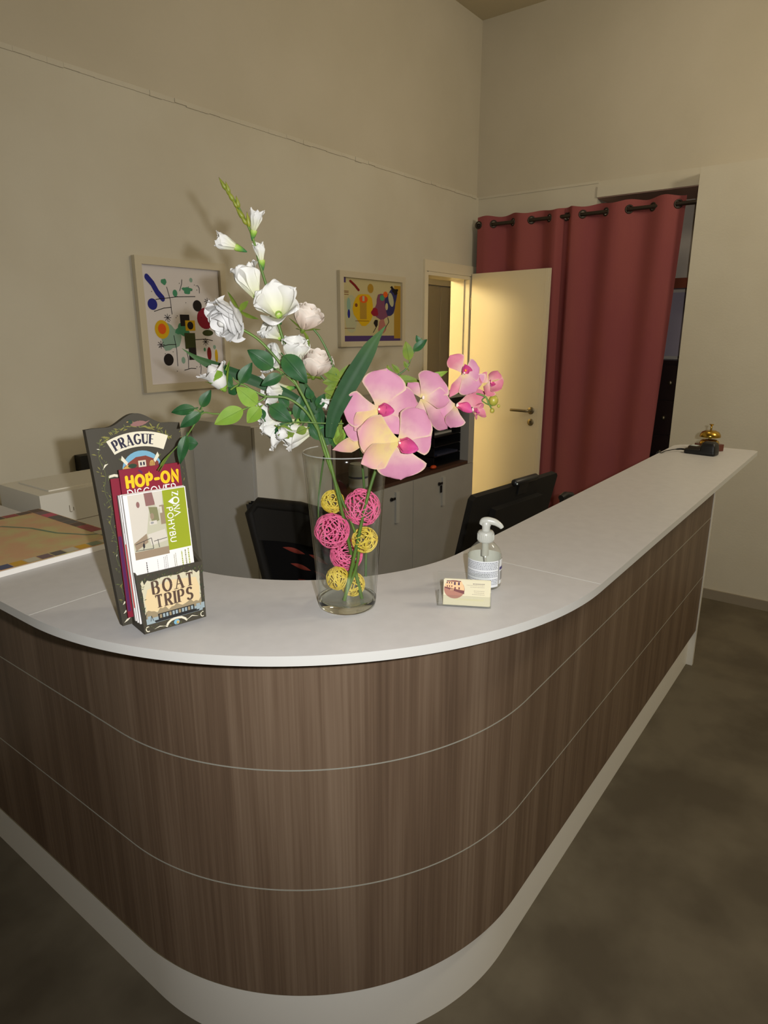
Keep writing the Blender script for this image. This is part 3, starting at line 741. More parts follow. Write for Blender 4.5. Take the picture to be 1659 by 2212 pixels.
class Paint:
    """flat painted shapes on a surface: fn(u, v, lift) -> point"""
    def __init__(s, mb, fn): s.mb = mb; s.fn = fn; s.lift = 0.00025
    def up(s, d=0.00018): s.lift += d; return s
    def poly(s, pts, m):
        s.lift += 3e-6
        s.mb.poly([s.fn(u, v, s.lift) for u, v in pts], m)
    def rect(s, u0, u1, v0, v1, m): s.poly([(u0, v0), (u1, v0), (u1, v1), (u0, v1)], m)
    def ell(s, u, v, ru, rv, m, rot=0.0, n=18, wob=0.0):
        c, q = math.cos(rot), math.sin(rot); pts = []
        for k in range(n):
            a = 2 * math.pi * k / n; w = 1 + wob * math.sin(3 * a + u * 90) + wob * 0.7 * math.sin(5 * a + v * 140)
            x, y = ru * math.cos(a) * w, rv * math.sin(a) * w
            pts.append((u + c * x - q * y, v + q * x + c * y))
        s.poly(pts, m)
    def stroke(s, pts, w, m, round_=False, taper=False):
        n = len(pts); L = []; Rr = []
        for k in range(n):
            a = pts[max(k - 1, 0)]; b = pts[min(k + 1, n - 1)]
            dx, dy = b[0] - a[0], b[1] - a[1]; l = math.hypot(dx, dy) or 1
            h = w / 2 * ((1 - 0.85 * abs(2 * k / max(1, n - 1) - 1)) if taper else 1)
            sc = 1.0
            if 0 < k < n - 1:
                d1 = (pts[k][0] - a[0], pts[k][1] - a[1]); l1 = math.hypot(*d1) or 1
                cs = (d1[0] * dx + d1[1] * dy) / (l1 * l); sc = 1 / max(0.45, cs)
            L.append((pts[k][0] - dy / l * h * sc, pts[k][1] + dx / l * h * sc)); Rr.append((pts[k][0] + dy / l * h * sc, pts[k][1] - dx / l * h * sc))
        for k in range(n - 1): s.poly([Rr[k], Rr[k + 1], L[k + 1], L[k]], m)
        if round_:
            for p in (pts[0], pts[-1]): s.ell(p[0], p[1], w / 2, w / 2, m, 0, 10)
    def text(s, txt, u, v, h, w, m, gap=0.2, round_=True, serif=False, sx=1.0, fn2=None):
        """u, v = lower left, h = cap height; returns the end u"""
        x = u
        old = s.fn
        if fn2: s.fn = lambda a, b, c: old(*fn2(a, b), c)
        for ch in txt:
            if ch == ' ': x += h * 0.4 * sx; continue
            W, st = GL[ch]
            for pl in st:
                P = [(x + a * h * sx, v + b * h) for a, b in pl]
                if serif:
                    for p, q in zip(P[:-1], P[1:]):
                        d = abs(q[1] - p[1]) / (math.hypot(q[0] - p[0], q[1] - p[1]) or 1)
                        left = q[0] < p[0] - 1e-9 if ch in 'A' else False
                        k = 0.45 + 0.85 * d
                        if ch == 'T' and d < 0.1: k = 0.75
                        if ch == 'A' and q[1] > p[1]: k = 0.5
                        if ch == 'U' and p[0] > x + 0.5 * W * h * sx and d > 0.9: k = 0.5
                        s.stroke([p, q], w * k, m, d < 0.98)
                    for p in (P[0], P[-1]):
                        if abs(p[1] - v) < 1e-6 or abs(p[1] - v - h) < 1e-6:
                            if ch == 'T' and abs(p[1] - v) > 1e-6 and len(P) == 2 and abs(P[0][1] - P[1][1]) < 1e-6:
                                s.rect(p[0] - w * 0.2, p[0] + w * 0.2, p[1] - w * 1.1, p[1] + w * 0.3, m); continue
                            if ch in 'BTEGSO' and not (ch == 'T' and abs(p[1] - v) < 1e-6): continue
                            s.rect(p[0] - w * 1.15, p[0] + w * 1.15, p[1] - w * 0.18, p[1] + w * 0.18, m)
                else:
                    s.stroke(P, w, m, round_)
            x += (W * sx + gap) * h
        s.fn = old
        return x

# ------------------------------------------------------------------ brochure stand
sp = R(5)
SB = Vector((0.212, 0.977, 0)).normalized()
SO = Vector((0.588, 1.053, TOP))
ST = Frame(SO + UP * 0.0055, (0.977, -0.212, 0), SB * math.sin(sp) + UP * math.cos(sp), -SB * math.cos(sp) + UP * math.sin(sp))
C = {}
for k, c in dict(board=(66, 62, 52), vine=(128, 124, 62), vine2=(92, 98, 58), cream=(224, 218, 196), navy=(44, 42, 62), sky=(118, 170, 196), roof=(128, 62, 50), housew=(214, 204, 184), ochre=(196, 160, 84), sand=(222, 200, 156), sandl=(206, 200, 172), mist=(150, 136, 108), water=(150, 166, 172), boat=(38, 38, 38), lett=(84, 66, 56), duck=(138, 100, 96), dgreen=(44, 66, 48), maroon=(132, 28, 50), yellow=(240, 196, 30), pwhite=(236, 234, 232), lime=(150, 162, 36), room1=(188, 186, 164), room2=(150, 132, 110), room3=(206, 200, 188), room4=(128, 128, 92), dk=(52, 50, 52), tred=(206, 46, 34), blue=(44, 52, 120), grey=(150, 150, 150), purple=(84, 36, 86)).items():
    C[k] = mat('paint_' + k, c, 0.55, spec=0.3)
bh = thing('brochure_stand', SO, 'dark painted wooden brochure stand reading PRAGUE and BOAT TRIPS on the counter', 'brochure stand')
mats = [C[k] for k in ('board', 'vine', 'vine2', 'cream', 'navy', 'sky', 'roof', 'housew', 'ochre', 'duck', 'dgreen', 'water')]
ol = [(0.004, 0.0), (0.160, 0.0), (0.166, 0.06), (0.162, 0.20), (0.1575, 0.3600), (0.150, 0.3612), (0.130, 0.3622)]
ol += [(0.126 - 0.098 * k / 20, 0.3624 + 0.0208 * (0.5 - 0.5 * math.cos(2 * math.pi * k / 20)) ** 0.85) for k in range(1, 20)]
ol += [(0.026, 0.3622)]
ol += [(0.004, 0.3625), (-0.0115, 0.3612), (-0.0090, 0.30), (-0.002, 0.12)]
mid = [p for p in ol]
ol2 = []
for u, v in ol: ol2.append((u, v))
m = MB(); m.prism(ol2, -0.016, 0.0, ST)
p = Paint(m, lambda u, v, l: ST(u, v, l))
rnd = random.Random(5)
def sprig(u, v, ang, l, mm):
    p.stroke([(u, v), (u + math.cos(ang) * l * 0.5, v + math.sin(ang) * l * 0.5 + l * 0.06), (u + math.cos(ang) * l, v + math.sin(ang) * l)], l * 0.26, mm, taper=True)
# olive vine down the left margin
for k in range(74):
    f = k / 74; v = 0.022 + f * 0.32; u = 0.0155 - 0.009 * f + 0.0065 * math.sin(k * 0.9)
    sprig(u, v, rnd.uniform(0.2, 2.9), rnd.uniform(0.004, 0.0085), rnd.choice((1, 2, 1, 2, 3) if k % 5 == 0 else (1, 2)))
p.stroke([(0.0155 - 0.009 * k / 30 + 0.0035 * math.sin(k * 1.1), 0.022 + 0.0107 * k) for k in range(31)], 0.0008, 2)
for k in range(3): p.stroke([(0.007 + 0.001 * k, 0.006 + k * 0.017), (0.013, 0.010 + k * 0.017), (0.019, 0.013 + k * 0.017)], 0.0035, 3, taper=True)
for k in range(22):   # right margin
    sprig(0.150 + 0.005 * math.sin(k), 0.10 + k * 0.0115, rnd.uniform(0.2, 2.9), rnd.uniform(0.004, 0.007), rnd.choice((1, 2)))
for k in range(54):   # laurel arch over the banner
    a = R(150 - 120 * k / 53); ru, rv = 0.066 + 0.008 * rnd.random(), 0.050 + 0.006 * rnd.random()
    sprig(0.0755 + ru * math.cos(a), 0.306 + rv * math.sin(a), a + rnd.uniform(-1.9, 1.9), rnd.uniform(0.006, 0.012), rnd.choice((1, 1, 2)))
p.up()
# duck
p.ell(0.080, 0.3645, 0.014, 0.0046, 9, 0.08); p.poly([(0.0905, 0.3660), (0.102, 0.3690), (0.092, 0.3625)], 9); p.ell(0.0655, 0.3695, 0.0035, 0.003, 10); p.stroke([(0.068, 0.365), (0.0665, 0.370)], 0.0035, 10); p.stroke([(0.0625, 0.3692), (0.0595, 0.3685)], 0.0013, 8)
# banner with the word PRAGUE
BCX, BCV, BR = 0.0758, 0.2185, 0.1175
def bend(x, y):      # x along the arch from its middle, y radial
    a = math.pi / 2 - x / BR
    return BCX + (BR + y) * math.cos(a), BCV + (BR + y) * math.sin(a)
for sgn in (-1, 1):
    p.poly([bend(sgn * 0.050, -0.022), bend(sgn * 0.046, -0.030), bend(sgn * 0.034, -0.036), bend(sgn * 0.038, -0.024)], 2)
    p.poly([bend(sgn * 0.046, -0.026), bend(sgn * 0.040, -0.040), bend(sgn * 0.034, -0.036), bend(sgn * 0.040, -0.020)], 3)
N = 18
for k in range(N):
    x0, x1 = -0.0515 + 0.103 * k / N, -0.0515 + 0.103 * (k + 1) / N
    p.poly([bend(x0, -0.0125), bend(x1, -0.0125), bend(x1, 0.0145), bend(x0, 0.0145)], 3)
p.up()
p.text('PRAGUE', -0.0445, -0.0075, 0.0172, 0.0030, 4, gap=0.30, serif=True, sx=0.70, fn2=bend)
p.lift = 0.0003
# round landscape below
p.ell(0.0775, 0.283, 0.036, 0.033, 5, 0, 30); p.up()
p.poly([(0.044, 0.289), (0.056, 0.298), (0.068, 0.305), (0.086, 0.306), (0.098, 0.300), (0.108, 0.293), (0.110, 0.270), (0.045, 0.270)], 6); p.up()
p.poly([(0.043, 0.278), (0.060, 0.286), (0.052, 0.293), (0.042, 0.287)], 8); p.rect(0.071, 0.085, 0.286, 0.298, 7); p.ell(0.096, 0.289, 0.005, 0.0075, 8); p.ell(0.060, 0.290, 0.008, 0.004, 10); p.up()
for q in (0.074, 0.0795): p.rect(q, q + 0.003, 0.289, 0.295, 4)
for q in (0.0925, 0.0955, 0.0985): p.stroke([(q, 0.284), (q, 0.294)], 0.0008, 6)
p.lift = 0.0006
p.stroke([(0.016, 0.276), (0.026, 0.2775), (0.033, 0.2755)], 0.0045, 3); p.stroke([(0.008, 0.290), (0.013, 0.297), (0.018, 0.299)], 0.003, 3, taper=True)
m.build('back_board', mats, bh)
# pocket
PF = Frame(ST(0.0213, -0.0055, 0.060), ST(0.1392, -0.0056, 0.060) - ST(0.0213, -0.0055, 0.060), ST.v, ST.n)
pw, ph = 0.1179, 0.109
m = MB()
def pk(u, v, l): # pocket front flares a little towards the top
    f = v / ph
    return PF(u - 0.0030 * f + (u / pw) * 0.0072 * f, v, l)
back0 = 0.0
fr4 = [pk(0, 0, 0), pk(pw, 0, 0), pk(pw, ph, 0), pk(0, ph, 0)]
in4 = [pk(0.004, 0.004, -0.004), pk(pw - 0.004, 0.004, -0.004), pk(pw - 0.004, ph, -0.004), pk(0.004, ph, -0.004)]
m.poly(fr4, 0); m.poly(in4[::-1], 0); m.poly([fr4[3], fr4[2], in4[2], in4[3]], 0)
for uo, ui in ((0.0, 0.004), (pw, pw - 0.004)):
    a = [pk(uo, 0, 0), pk(uo, ph, 0)]; bo = [PF(uo, 0.004, -0.060), PF(uo + (0.002 if uo == 0 else 0.004), ph + 0.030, -0.060)]
    c_ = [pk(ui, 0.004, -0.004), pk(ui, ph, -0.004)]; d_ = [PF(ui, 0.004, -0.060), PF(ui, ph + 0.030, -0.060)]
    m.poly([a[0], bo[0], bo[1], a[1]], 0); m.poly([c_[0], c_[1], d_[1], d_[0]], 0); m.poly([a[1], bo[1], d_[1], c_[1]], 0)
m.poly([pk(0, 0, 0), PF(0, 0.004, -0.060), PF(pw, 0.004, -0.060), pk(pw, 0, 0)], 0)
m.poly([pk(0.004, 0.005, -0.004), pk(pw - 0.004, 0.005, -0.004), PF(pw - 0.004, 0.008, -0.060), PF(0.004, 0.008, -0.060)], 0)
mats = [C[k] for k in ('board', 'sand', 'sandl', 'mist', 'water', 'boat', 'cream', 'lett', 'vine2', 'dgreen', 'sky', 'ochre')]
p = Paint(m, pk)
ragged = []
NR = 14
for k in range(NR + 1): ragged.append((0.006 + 0.0015 * rnd.random() + (0.004 if k in (0, NR) else 0), 0.030 + (ph - 0.040) * k / NR))
topr = [(0.012 + (pw - 0.024) * k / 16, ph - 0.012 - 0.004 * rnd.random() - (0.006 if k in (0, 16) else 0)) for k in range(17)]
rr = [(pw - 0.006 - 0.0015 * rnd.random(), ph - 0.016 - (ph - 0.046) * k / NR) for k in range(NR + 1)]
p.poly(ragged + topr + rr, 2); p.up()
p.poly([(0.010, 0.036), (pw - 0.010, 0.036), (pw - 0.009, 0.064), (pw - 0.014, 0.082), (pw * 0.5, 0.088), (0.016, 0.080), (0.009, 0.060)], 1); p.up()
hill = [(0.007 + (pw - 0.014) * k / 20, 0.0385 + 0.003 * math.sin(k * 1.3) + 0.0022 * math.sin(k * 2.9)) for k in range(21)]
p.poly([(0.007, 0.024), (pw - 0.007, 0.024)] + hill[::-1], 3); p.up()
p.rect(0.006, pw - 0.006, 0.016, 0.0265, 4); p.up()
p.poly([(0.022, 0.0165), (0.104, 0.0165), (0.108, 0.022), (0.020, 0.0205)], 5)
p.rect(0.028, 0.096, 0.0205, 0.0312, 5); p.up()
for k in range(11): p.rect(0.0305 + k * 0.0059, 0.0345 + k * 0.0059, 0.0225, 0.0295, 4 if k % 3 else 3)
for q in (0.009, 0.100, 0.109): p.rect(q, q + 0.007, 0.0195, 0.031, 4)
p.stroke([(0.016, 0.031), (0.0135, 0.021)], 0.0009, 5); p.stroke([(0.016, 0.031), (0.0185, 0.021)], 0.0009, 5)
p.lift = 0.0006
p.rect(0.001, pw - 0.001, 0.001, 0.0155, 0); p.up()
p.stroke([(0.040, 0.003), (0.044, 0.009), (0.050, 0.0130), (0.060, 0.0145), (0.070, 0.0130), (0.076, 0.009), (0.080, 0.0045)], 0.0040, 6)
p.stroke([(0.018, 0.005), (0.028, 0.0075), (0.040, 0.0045)], 0.0016, 6, taper=True); p.stroke([(0.079, 0.005), (0.090, 0.0105), (0.102, 0.0065)], 0.0018, 6, taper=True)
for q in (0.007, pw - 0.007): p.stroke(arc(q, 0.008, 0.0038, 0.0045, 60, 300, 8), 0.0016, 6)
p.ell(0.060, 0.0068, 0.0055, 0.0050, 10); p.ell(0.062, 0.0058, 0.0025, 0.003, 11)
for k in range(26): sprig(rnd.uniform(0.004, pw - 0.004), rnd.uniform(0.002, 0.014), rnd.uniform(0, 3), 0.004, 8)
for k in range(40): sprig(rnd.uniform(0.002, pw - 0.004), ph - rnd.uniform(0.001, 0.012), rnd.uniform(3.4, 6), 0.005, rnd.choice((8, 9)))
for k in range(30): sprig(rnd.choice((rnd.uniform(0.001, 0.008), pw - rnd.uniform(0.001, 0.008))), rnd.uniform(0.03, ph - 0.01), rnd.uniform(0, 3), 0.005, rnd.choice((8, 9)))
p.lift = 0.0010
p.text('BOAT', 0.0255, 0.0690, 0.0235, 0.0034, 7, gap=0.36, serif=True, sx=0.70)
p.text('TRIPS', 0.0280, 0.0430, 0.0225, 0.0034, 7, gap=0.30, serif=True, sx=0.72)
m.build('pocket', mats, bh)
m = MB(); LG = Frame(ST(0.06, 0.0, -0.016), ST.u, UP, -SB)
m.poly([ST(0.06, 0.24, -0.016), ST(0.10, 0.24, -0.016), SO + SB * 0.085 + ST.u * 0.10, SO + SB * 0.085 + ST.u * 0.06]); m.poly([ST(0.06, 0.236, -0.016), ST(0.10, 0.236, -0.016), SO + SB * 0.079 + ST.u * 0.10, SO + SB * 0.079 + ST.u * 0.06][::-1])
m.build('rear_strut', C['board'], bh)

def leaflet(name, label, u0, u1, v0, v1, n0, n1, mats, draw=None, skew=0.0, group=None, cat='leaflet'):
    m = MB()
    f = lambda u, v, l: ST(u + skew * (v - v0), v, (n0 if l < 0 else n1 + l))
    a = [f(u0, v0, -1), f(u1, v0, -1), f(u1, v1, -1), f(u0, v1, -1)]; b = [f(u0, v0, 0), f(u1, v0, 0), f(u1, v1, 0), f(u0, v1, 0)]
    m.poly(a[::-1]); m.poly(b)
    for k in range(4): m.poly([a[k], a[(k + 1) % 4], b[(k + 1) % 4], b[k]])
    if draw: draw(Paint(m, f))
    o = m.build(name, mats, None, ST((u0 + u1) / 2, v0, n0))
    return tag(o, label, cat, group)
def d_maroon2(p): p.rect(0.0105, 0.026, 0.03, 0.225, 1)
leaflet('leaflet', 'plain maroon leaflet sticking out left behind the HOP-ON brochure', 0.0105, 0.112, 0.018, 0.2735, 0.012, 0.016, [C['maroon'], C['purple']], lambda p: p.rect(0.0110, 0.0165, 0.03, 0.17, 1), group='leaflets in the brochure stand', skew=0.012)
def d_hop(p):
    p.text('HOP-ON', 0.0375, 0.2560, 0.0185, 0.0054, 1, gap=0.34, round_=True, sx=0.86)
    p.text('DISCOVER', 0.0365, 0.2360, 0.0150, 0.0018, 2, gap=0.24, round_=True, sx=0.90)
    p.stroke([(0.060, 0.284), (0.064, 0.281), (0.066, 0.278)], 0.003, 3)
leaflet('brochure', 'maroon brochure lettered HOP-ON DISCOVER standing tallest in the stand', 0.0265, 0.1375, 0.02, 0.2885, 0.022, 0.0265, [C['maroon'], C['yellow'], C['pwhite'], C['purple']], d_hop, group='leaflets in the brochure stand', cat='brochure')
leaflet('leaflet', 'white leaflet with an orange red foot right behind the green one', 0.0165, 0.1350, 0.015, 0.2455, 0.030, 0.036, [C['pwhite'], C['tred'], C['grey']], lambda p: (p.rect(0.0166, 0.1349, 0.04, 0.158, 1), p.rect(0.0175, 0.028, 0.178, 0.198, 2)), group='leaflets in the brochure stand')
leaflet('leaflet', 'thin white leaflet directly behind the green ZONA POHYBU one', 0.0175, 0.1335, 0.013, 0.2470, 0.038, 0.042, [C['pwhite']], None, group='leaflets in the brochure stand')
def d_zona(p):
    L0, R0 = 0.0200, 0.1325; T0, B0 = 0.2450, 0.1345
    um = 0.0885
    p.rect(0.0265, um, 0.1290, T0, 1); p.rect(um, R0 - 0.0018, B0, T0, 6); p.up()
    u = lambda f: 0.0265 + f * (um - 0.0265); v = lambda f: 0.1290 + f * (T0 - 0.1290)
    # picture of a fitted room lying on its side
    p.poly([(u(0), v(1)), (u(0.5), v(1)), (u(0.55), v(0.72)), (u(0.40), v(0.35)), (u(0), v(0.25))], 3); p.poly([(u(0.46), v(1)), (u(0.76), v(1)), (u(0.74), v(0.80)), (u(0.48), v(0.80))], 8)
    p.poly([(u(0.70), v(1)), (u(1.0), v(1)), (u(0.96), v(0.80)), (u(0.78), v(0.70))], 5); p.poly([(u(0.55), v(0.78)), (u(0.80), v(0.76)), (u(0.82), v(0.55)), (u(0.60), v(0.52))], 4); p.rect(u(0.86), u(1.0), v(0.48), v(0.78), 2); p.up()
    p.poly([(u(0.02), v(0.26)), (u(0.40), v(0.38)), (u(0.42), v(0.24)), (u(0.05), v(0.14))], 2); p.poly([(u(0.42), v(0.36)), (u(0.95), v(0.40)), (u(1.0), v(0.22)), (u(0.50), v(0.18))], 5); p.rect(u(0), u(1), v(0), v(0.12), 2); p.up()
    for a, b, c, d in ((0.03, 0.14, 0.55, 0.13), (0.55, 0.13, 0.52, 0.30), (0.52, 0.30, 0.05, 0.24), (0.72, 0.13, 0.70, 0.26), (0.58, 0.24, 0.98, 0.26), (0.30, 0.27, 0.26, 0.14)): p.stroke([(u(a), v(b)), (u(c), v(d))], 0.0010, 7)
    p.ell(u(0.26), v(0.84), 0.003, 0.0055, 8); p.ell(u(0.62), v(0.63), 0.0035, 0.006, 2); p.rect(u(0.52), u(0.74), v(0.50), v(0.56), 5); p.ell(u(0.60), v(0.53), 0.003, 0.002, 9); p.ell(u(0.28), v(0.20), 0.002, 0.0045, 7); p.rect(u(0.86), u(0.93), v(0.66), v(0.76), 5)
    # lettering runs downwards: along = -v, letter tops towards +u
    base = 0.1105
    rot = lambda a, b: (b, -a)
    p.text('Z', -0.2395, 0.1060, 0.0110, 0.0017, 0, fn2=rot, sx=0.95)
    p.stroke(arc(0.1112, 0.2235, 0.0058, 0.0058, 0, 360, 20), 0.0024, 0); p.poly([(0.1075, 0.2300), (0.1063, 0.2170), (0.0968, 0.2235)], 0); p.up(); p.ell(0.1112, 0.2235, 0.0046, 0.0046, 6); p.up()
    p.text('N', -0.2150, 0.1060, 0.0108, 0.0017, 0, fn2=rot, sx=1.0); p.stroke([(0.1060, 0.2055), (0.1168, 0.2005), (0.1060, 0.1955)], 0.0017, 0, True)
    p.text('POHYBU', -0.2125, 0.0930, 0.0102, 0.0017, 0, gap=0.36, fn2=rot, sx=1.12)
    # text block on the white foot (too small to read)
    for uu, w, vv, mm in ((0.1235, 0.0022, 0.1315, 6), (0.1175, 0.0022, 0.1300, 4), (0.1105, 0.0020, 0.1285, 6), (0.0985, 0.0009, 0.1275, 4), (0.0955, 0.0009, 0.1250, 4), (0.0820, 0.0009, 0.1270, 9), (0.0790, 0.0009, 0.1260, 9), (0.0760, 0.0009, 0.1250, 9), (0.0640, 0.0006, 0.1230, 9), (0.0440, 0.0016, 0.1220, 7)):
        x = vv
        while x > 0.094:
            l = rnd.uniform(0.0012, 0.0034); p.rect(uu - w / 2, uu + w / 2, x - l, x, mm); x -= l + 0.0008
leaflet('leaflet', 'lime green and white leaflet lettered ZONA POHYBU in front of the stand', 0.0190, 0.1325, 0.012, 0.2465, 0.044, 0.0500, [C[k] for k in ('pwhite', 'room1', 'room2', 'room3', 'room4', 'room3', 'lime', 'dk', 'duck', 'grey')], d_zona, group='leaflets in the brochure stand')

# ------------------------------------------------------------------ tear-off city map pad
mp_ = {k: mat('map_' + k, c, 0.55) for k, c in dict(green=(128, 144, 118), red=(150, 60, 66), grey=(96, 92, 90), dark=(92, 72, 64), yellow=(206, 160, 40), blue=(74, 82, 118), mauve=(120, 98, 104), pale=(196, 190, 166), pink=(196, 80, 110)).items()}
M['map'] = mat('map_sheet', (204, 162, 122), 0.5, c2=(196, 186, 128), scale=16, detail=8, lo=0.42, hi=0.66)
M['river'] = mat('map_river', (104, 128, 104), 0.5)
m = MB(); x0, x1, y0, y1 = 0.515, 0.897, 1.510, 1.990
zt = TOP + 0.0135
m.box(x0, x1, y0, y1, TOP + 0.0005, zt); pad = m.build('map_pad', M['paper'], None, ((x0 + x1) / 2, (y0 + y1) / 2, TOP))
tag(pad, 'thick tear-off pad of coloured city maps on the left end of the counter', 'map pad')
kk = ['green', 'red', 'grey', 'dark', 'yellow', 'blue', 'mauve', 'pale', 'pink']
m = MB(); p = Paint(m, lambda a, b, l: Vector((a, b, zt + 0.0006 + l)))
m.box(x0 + 0.001, x1 - 0.001, y0 + 0.004, y1 - 0.001, zt - 0.0002, zt + 0.0006)
p.up(0.0001)
p.stroke([(x0 + 0.01, 1.85), (0.60, 1.86), (0.68, 1.90), (0.74, 1.88), (0.78, 1.80), (0.80, 1.70), (0.84, 1.62), (0.893, 1.58)], 0.008, 1)
seq = [2, 5, 7, 4, 8, 3, 7, 4, 2, 7, 6, 3, 9]
for k in range(12):
    a = x0 + 0.004 + k * 0.031; p.rect(a, a + 0.028, y0 + 0.008, y0 + 0.040, 2 + [6, 7, 5, 4, 7, 6, 2, 7, 4, 0, 7, 0][k])
seq2 = [6, 2, 3, 8, 2, 2, 3, 1, 1, 3]
for k in range(11):
    a = y0 + 0.044 + k * 0.040; p.rect(x1 - 0.036, x1 - 0.004, a, a + 0.038, 2 + [0, 7, 1, 1, 3, 2, 2, 2, 8, 6, 3][k])
for k in range(9):
    a = x0 + 0.004 + k * 0.038; p.rect(a, a + 0.036, y1 - 0.034, y1 - 0.004, 2 + [6, 3, 0, 2, 3, 0, 3, 1, 3][k])
m.build('map_sheet', [M['map'], M['river']] + [mp_[k] for k in kk], pad)

# ------------------------------------------------------------------ hand sanitiser on the counter
BO = on_z(1045, 1264, TOP); 
t = thing('sanitizer_bottle', BO, 'clear pump bottle of hand sanitiser with printed white label on the counter', 'bottle')
M['gel'] = thin_clear('clear_gel_bottle', (0.93, 0.93, 0.88), (0.62, 0.64, 0.56), 0.6, haze=0.07)
M['frost'] = mat('frosted_white_plastic', (190, 192, 184), 0.3, sub=0.2)
br = 0.0358
m = MB(True); m.lathe([(0, 0), (br - 0.004, 0), (br, 0.004), (br, 0.064), (br - 0.001, 0.072), (br - 0.006, 0.084), (br - 0.015, 0.094), (0.014, 0.1005), (0.0135, 0.105)], BO + UP * 0.0008, UP, 40); m.build('bottle_body', M['gel'], t)
m = MB()
def lab(a, z0, z1, r=br + 0.0006, n=24, m_=0):
    for k in range(n):
        a0 = a[0] + (a[1] - a[0]) * k / n; a1 = a[0] + (a[1] - a[0]) * (k + 1) / n
        d0 = RV * math.sin(a0) + NV * math.cos(a0); d1 = RV * math.sin(a1) + NV * math.cos(a1)
        m.poly([BO + d0 * r + UP * z0, BO + d1 * r + UP * z0, BO + d1 * r + UP * z1, BO + d0 * r + UP * z1], m_, True)
lab((R(-88), R(40)), 0.008, 0.066); lab((R(44), R(85)), 0.012, 0.066, m_=0); lab((R(100), R(250)), 0.006, 0.069, n=30)
lab((R(46), R(84)), 0.0435, 0.0500, br + 0.0010, 10, 1); lab((R(48), R(80)), 0.020, 0.040, br + 0.0009, 8, 2)
for k in range(15):
    z = 0.0625 - k * 0.0034
    if k in (5, 10): continue
    a = -80
    while a < 34:
        l = rnd.uniform(2.5, 8.0); lab((R(a), R(min(a + l, 36))), z - 0.0008, z + 0.0006, br + 0.0010, 2, 3); a += l + 1.6
m.build('label', [M['labelw'], mat('violet_print', (62, 52, 116), 0.5), C['grey'], mat('grey_small_print', (120, 124, 134), 0.6)], t)
m = MB(True); m.lathe([(0.0155, 0.100), (0.0172, 0.102), (0.0172, 0.119), (0.015, 0.1225), (0.0085, 0.1235), (0.0085, 0.137)], BO, UP, 28)
for k in range(28):
    a = 2 * math.pi * k / 28; d = Vector((math.cos(a), math.sin(a), 0)); m.tube([BO + d * 0.0172 + UP * 0.104, BO + d * 0.0172 + UP * 0.117], 0.0007, 5)
m.build('collar', M['frost'], t)
m = MB(True); hd = (RV * 0.96 + NV * 0.28).normalized()
hp = spline([BO + UP * 0.136 - hd * 0.011, BO + UP * 0.1435 - hd * 0.006, BO + UP * 0.1450 + hd * 0.004, BO + UP * 0.1425 + hd * 0.018, BO + UP * 0.1360 + hd * 0.029, BO + UP * 0.1310 + hd * 0.033], 5)
hr = [0.004, 0.0075, 0.0082, 0.0072, 0.0055, 0.0042]
m.tube(hp, [hr[k // 5] + (hr[min(5, k // 5 + 1)] - hr[k // 5]) * (k % 5) / 5 for k in range(len(hp))], 16)
m.lathe([(0.0098, 0.134), (0.0098, 0.142), (0.006, 0.147), (0, 0.148)], BO, UP, 20)
m.build('pump_head', M['frost'], t)
m = MB(True); m.tube([BO + UP * 0.10, BO + UP * 0.068], 0.0075, 12); m.tube([BO + UP * 0.069, BO + UP * 0.012 + RV * 0.008], 0.0028, 8); m.build('dip_tube', M['frost'], t)

# ------------------------------------------------------------------ business card holder and its cards
c0 = on_z(945, 1309, TOP); c1 = on_z(1061, 1316, TOP)
ct_ = R(14); cu_ = (c1 - c0); chw = cu_.length; cu_.normalize()
ctow = UP.cross(cu_) * -1
if ctow.dot(NV) < 0: ctow = -ctow
cvv = (UP * math.cos(ct_) - ctow * math.sin(ct_)).normalized()
CF = Frame(c0 + UP * 0.0012, cu_, cvv, ctow * math.cos(ct_) + UP * math.sin(ct_))
M['acryl'] = thin_clear('clear_acrylic', (0.985, 0.99, 0.985), (0.72, 0.76, 0.74), 0.5, haze=0.015)
t = thing('card_holder', c0.lerp(c1, 0.5), 'clear acrylic card holder in front of the sanitiser bottle', 'card holder')
m = MB(); m.box(-0.003, chw - 0.004, 0, 0.0670, -0.018, -0.016, CF); m.build('back_plate', M['acryl'], t)
m = MB(); m.box(0, chw, 0, 0.022, 0.0, 0.002, CF); m.build('front_lip', M['acryl'], t)
m = MB(); m.box(-0.001, chw - 0.001, 0, 0.002, -0.018, 0.001, CF); m.build('tray', M['acryl'], t)
for k, uu in enumerate((-0.001, chw - 0.003)):
    m = MB(); m.box(uu, uu + 0.002, 0.002, 0.030, -0.016, 0.0, CF); m.build('side_wall', M['acryl'], t)
M['card'] = mat('cream_card', (210, 203, 172), 0.6)
cm = [M['card'], mat('sepia_dark', (112, 62, 62), 0.7), mat('sepia_mid', (168, 116, 98), 0.7), mat('sepia_light', (228, 186, 140), 0.7), mat('window_violet', (70, 48, 74), 0.7), mat('card_print', (168, 158, 140), 0.7), mat('card_faint', (212, 206, 160), 0.7), mat('card_pink', (176, 118, 112), 0.7)]
NC = 8
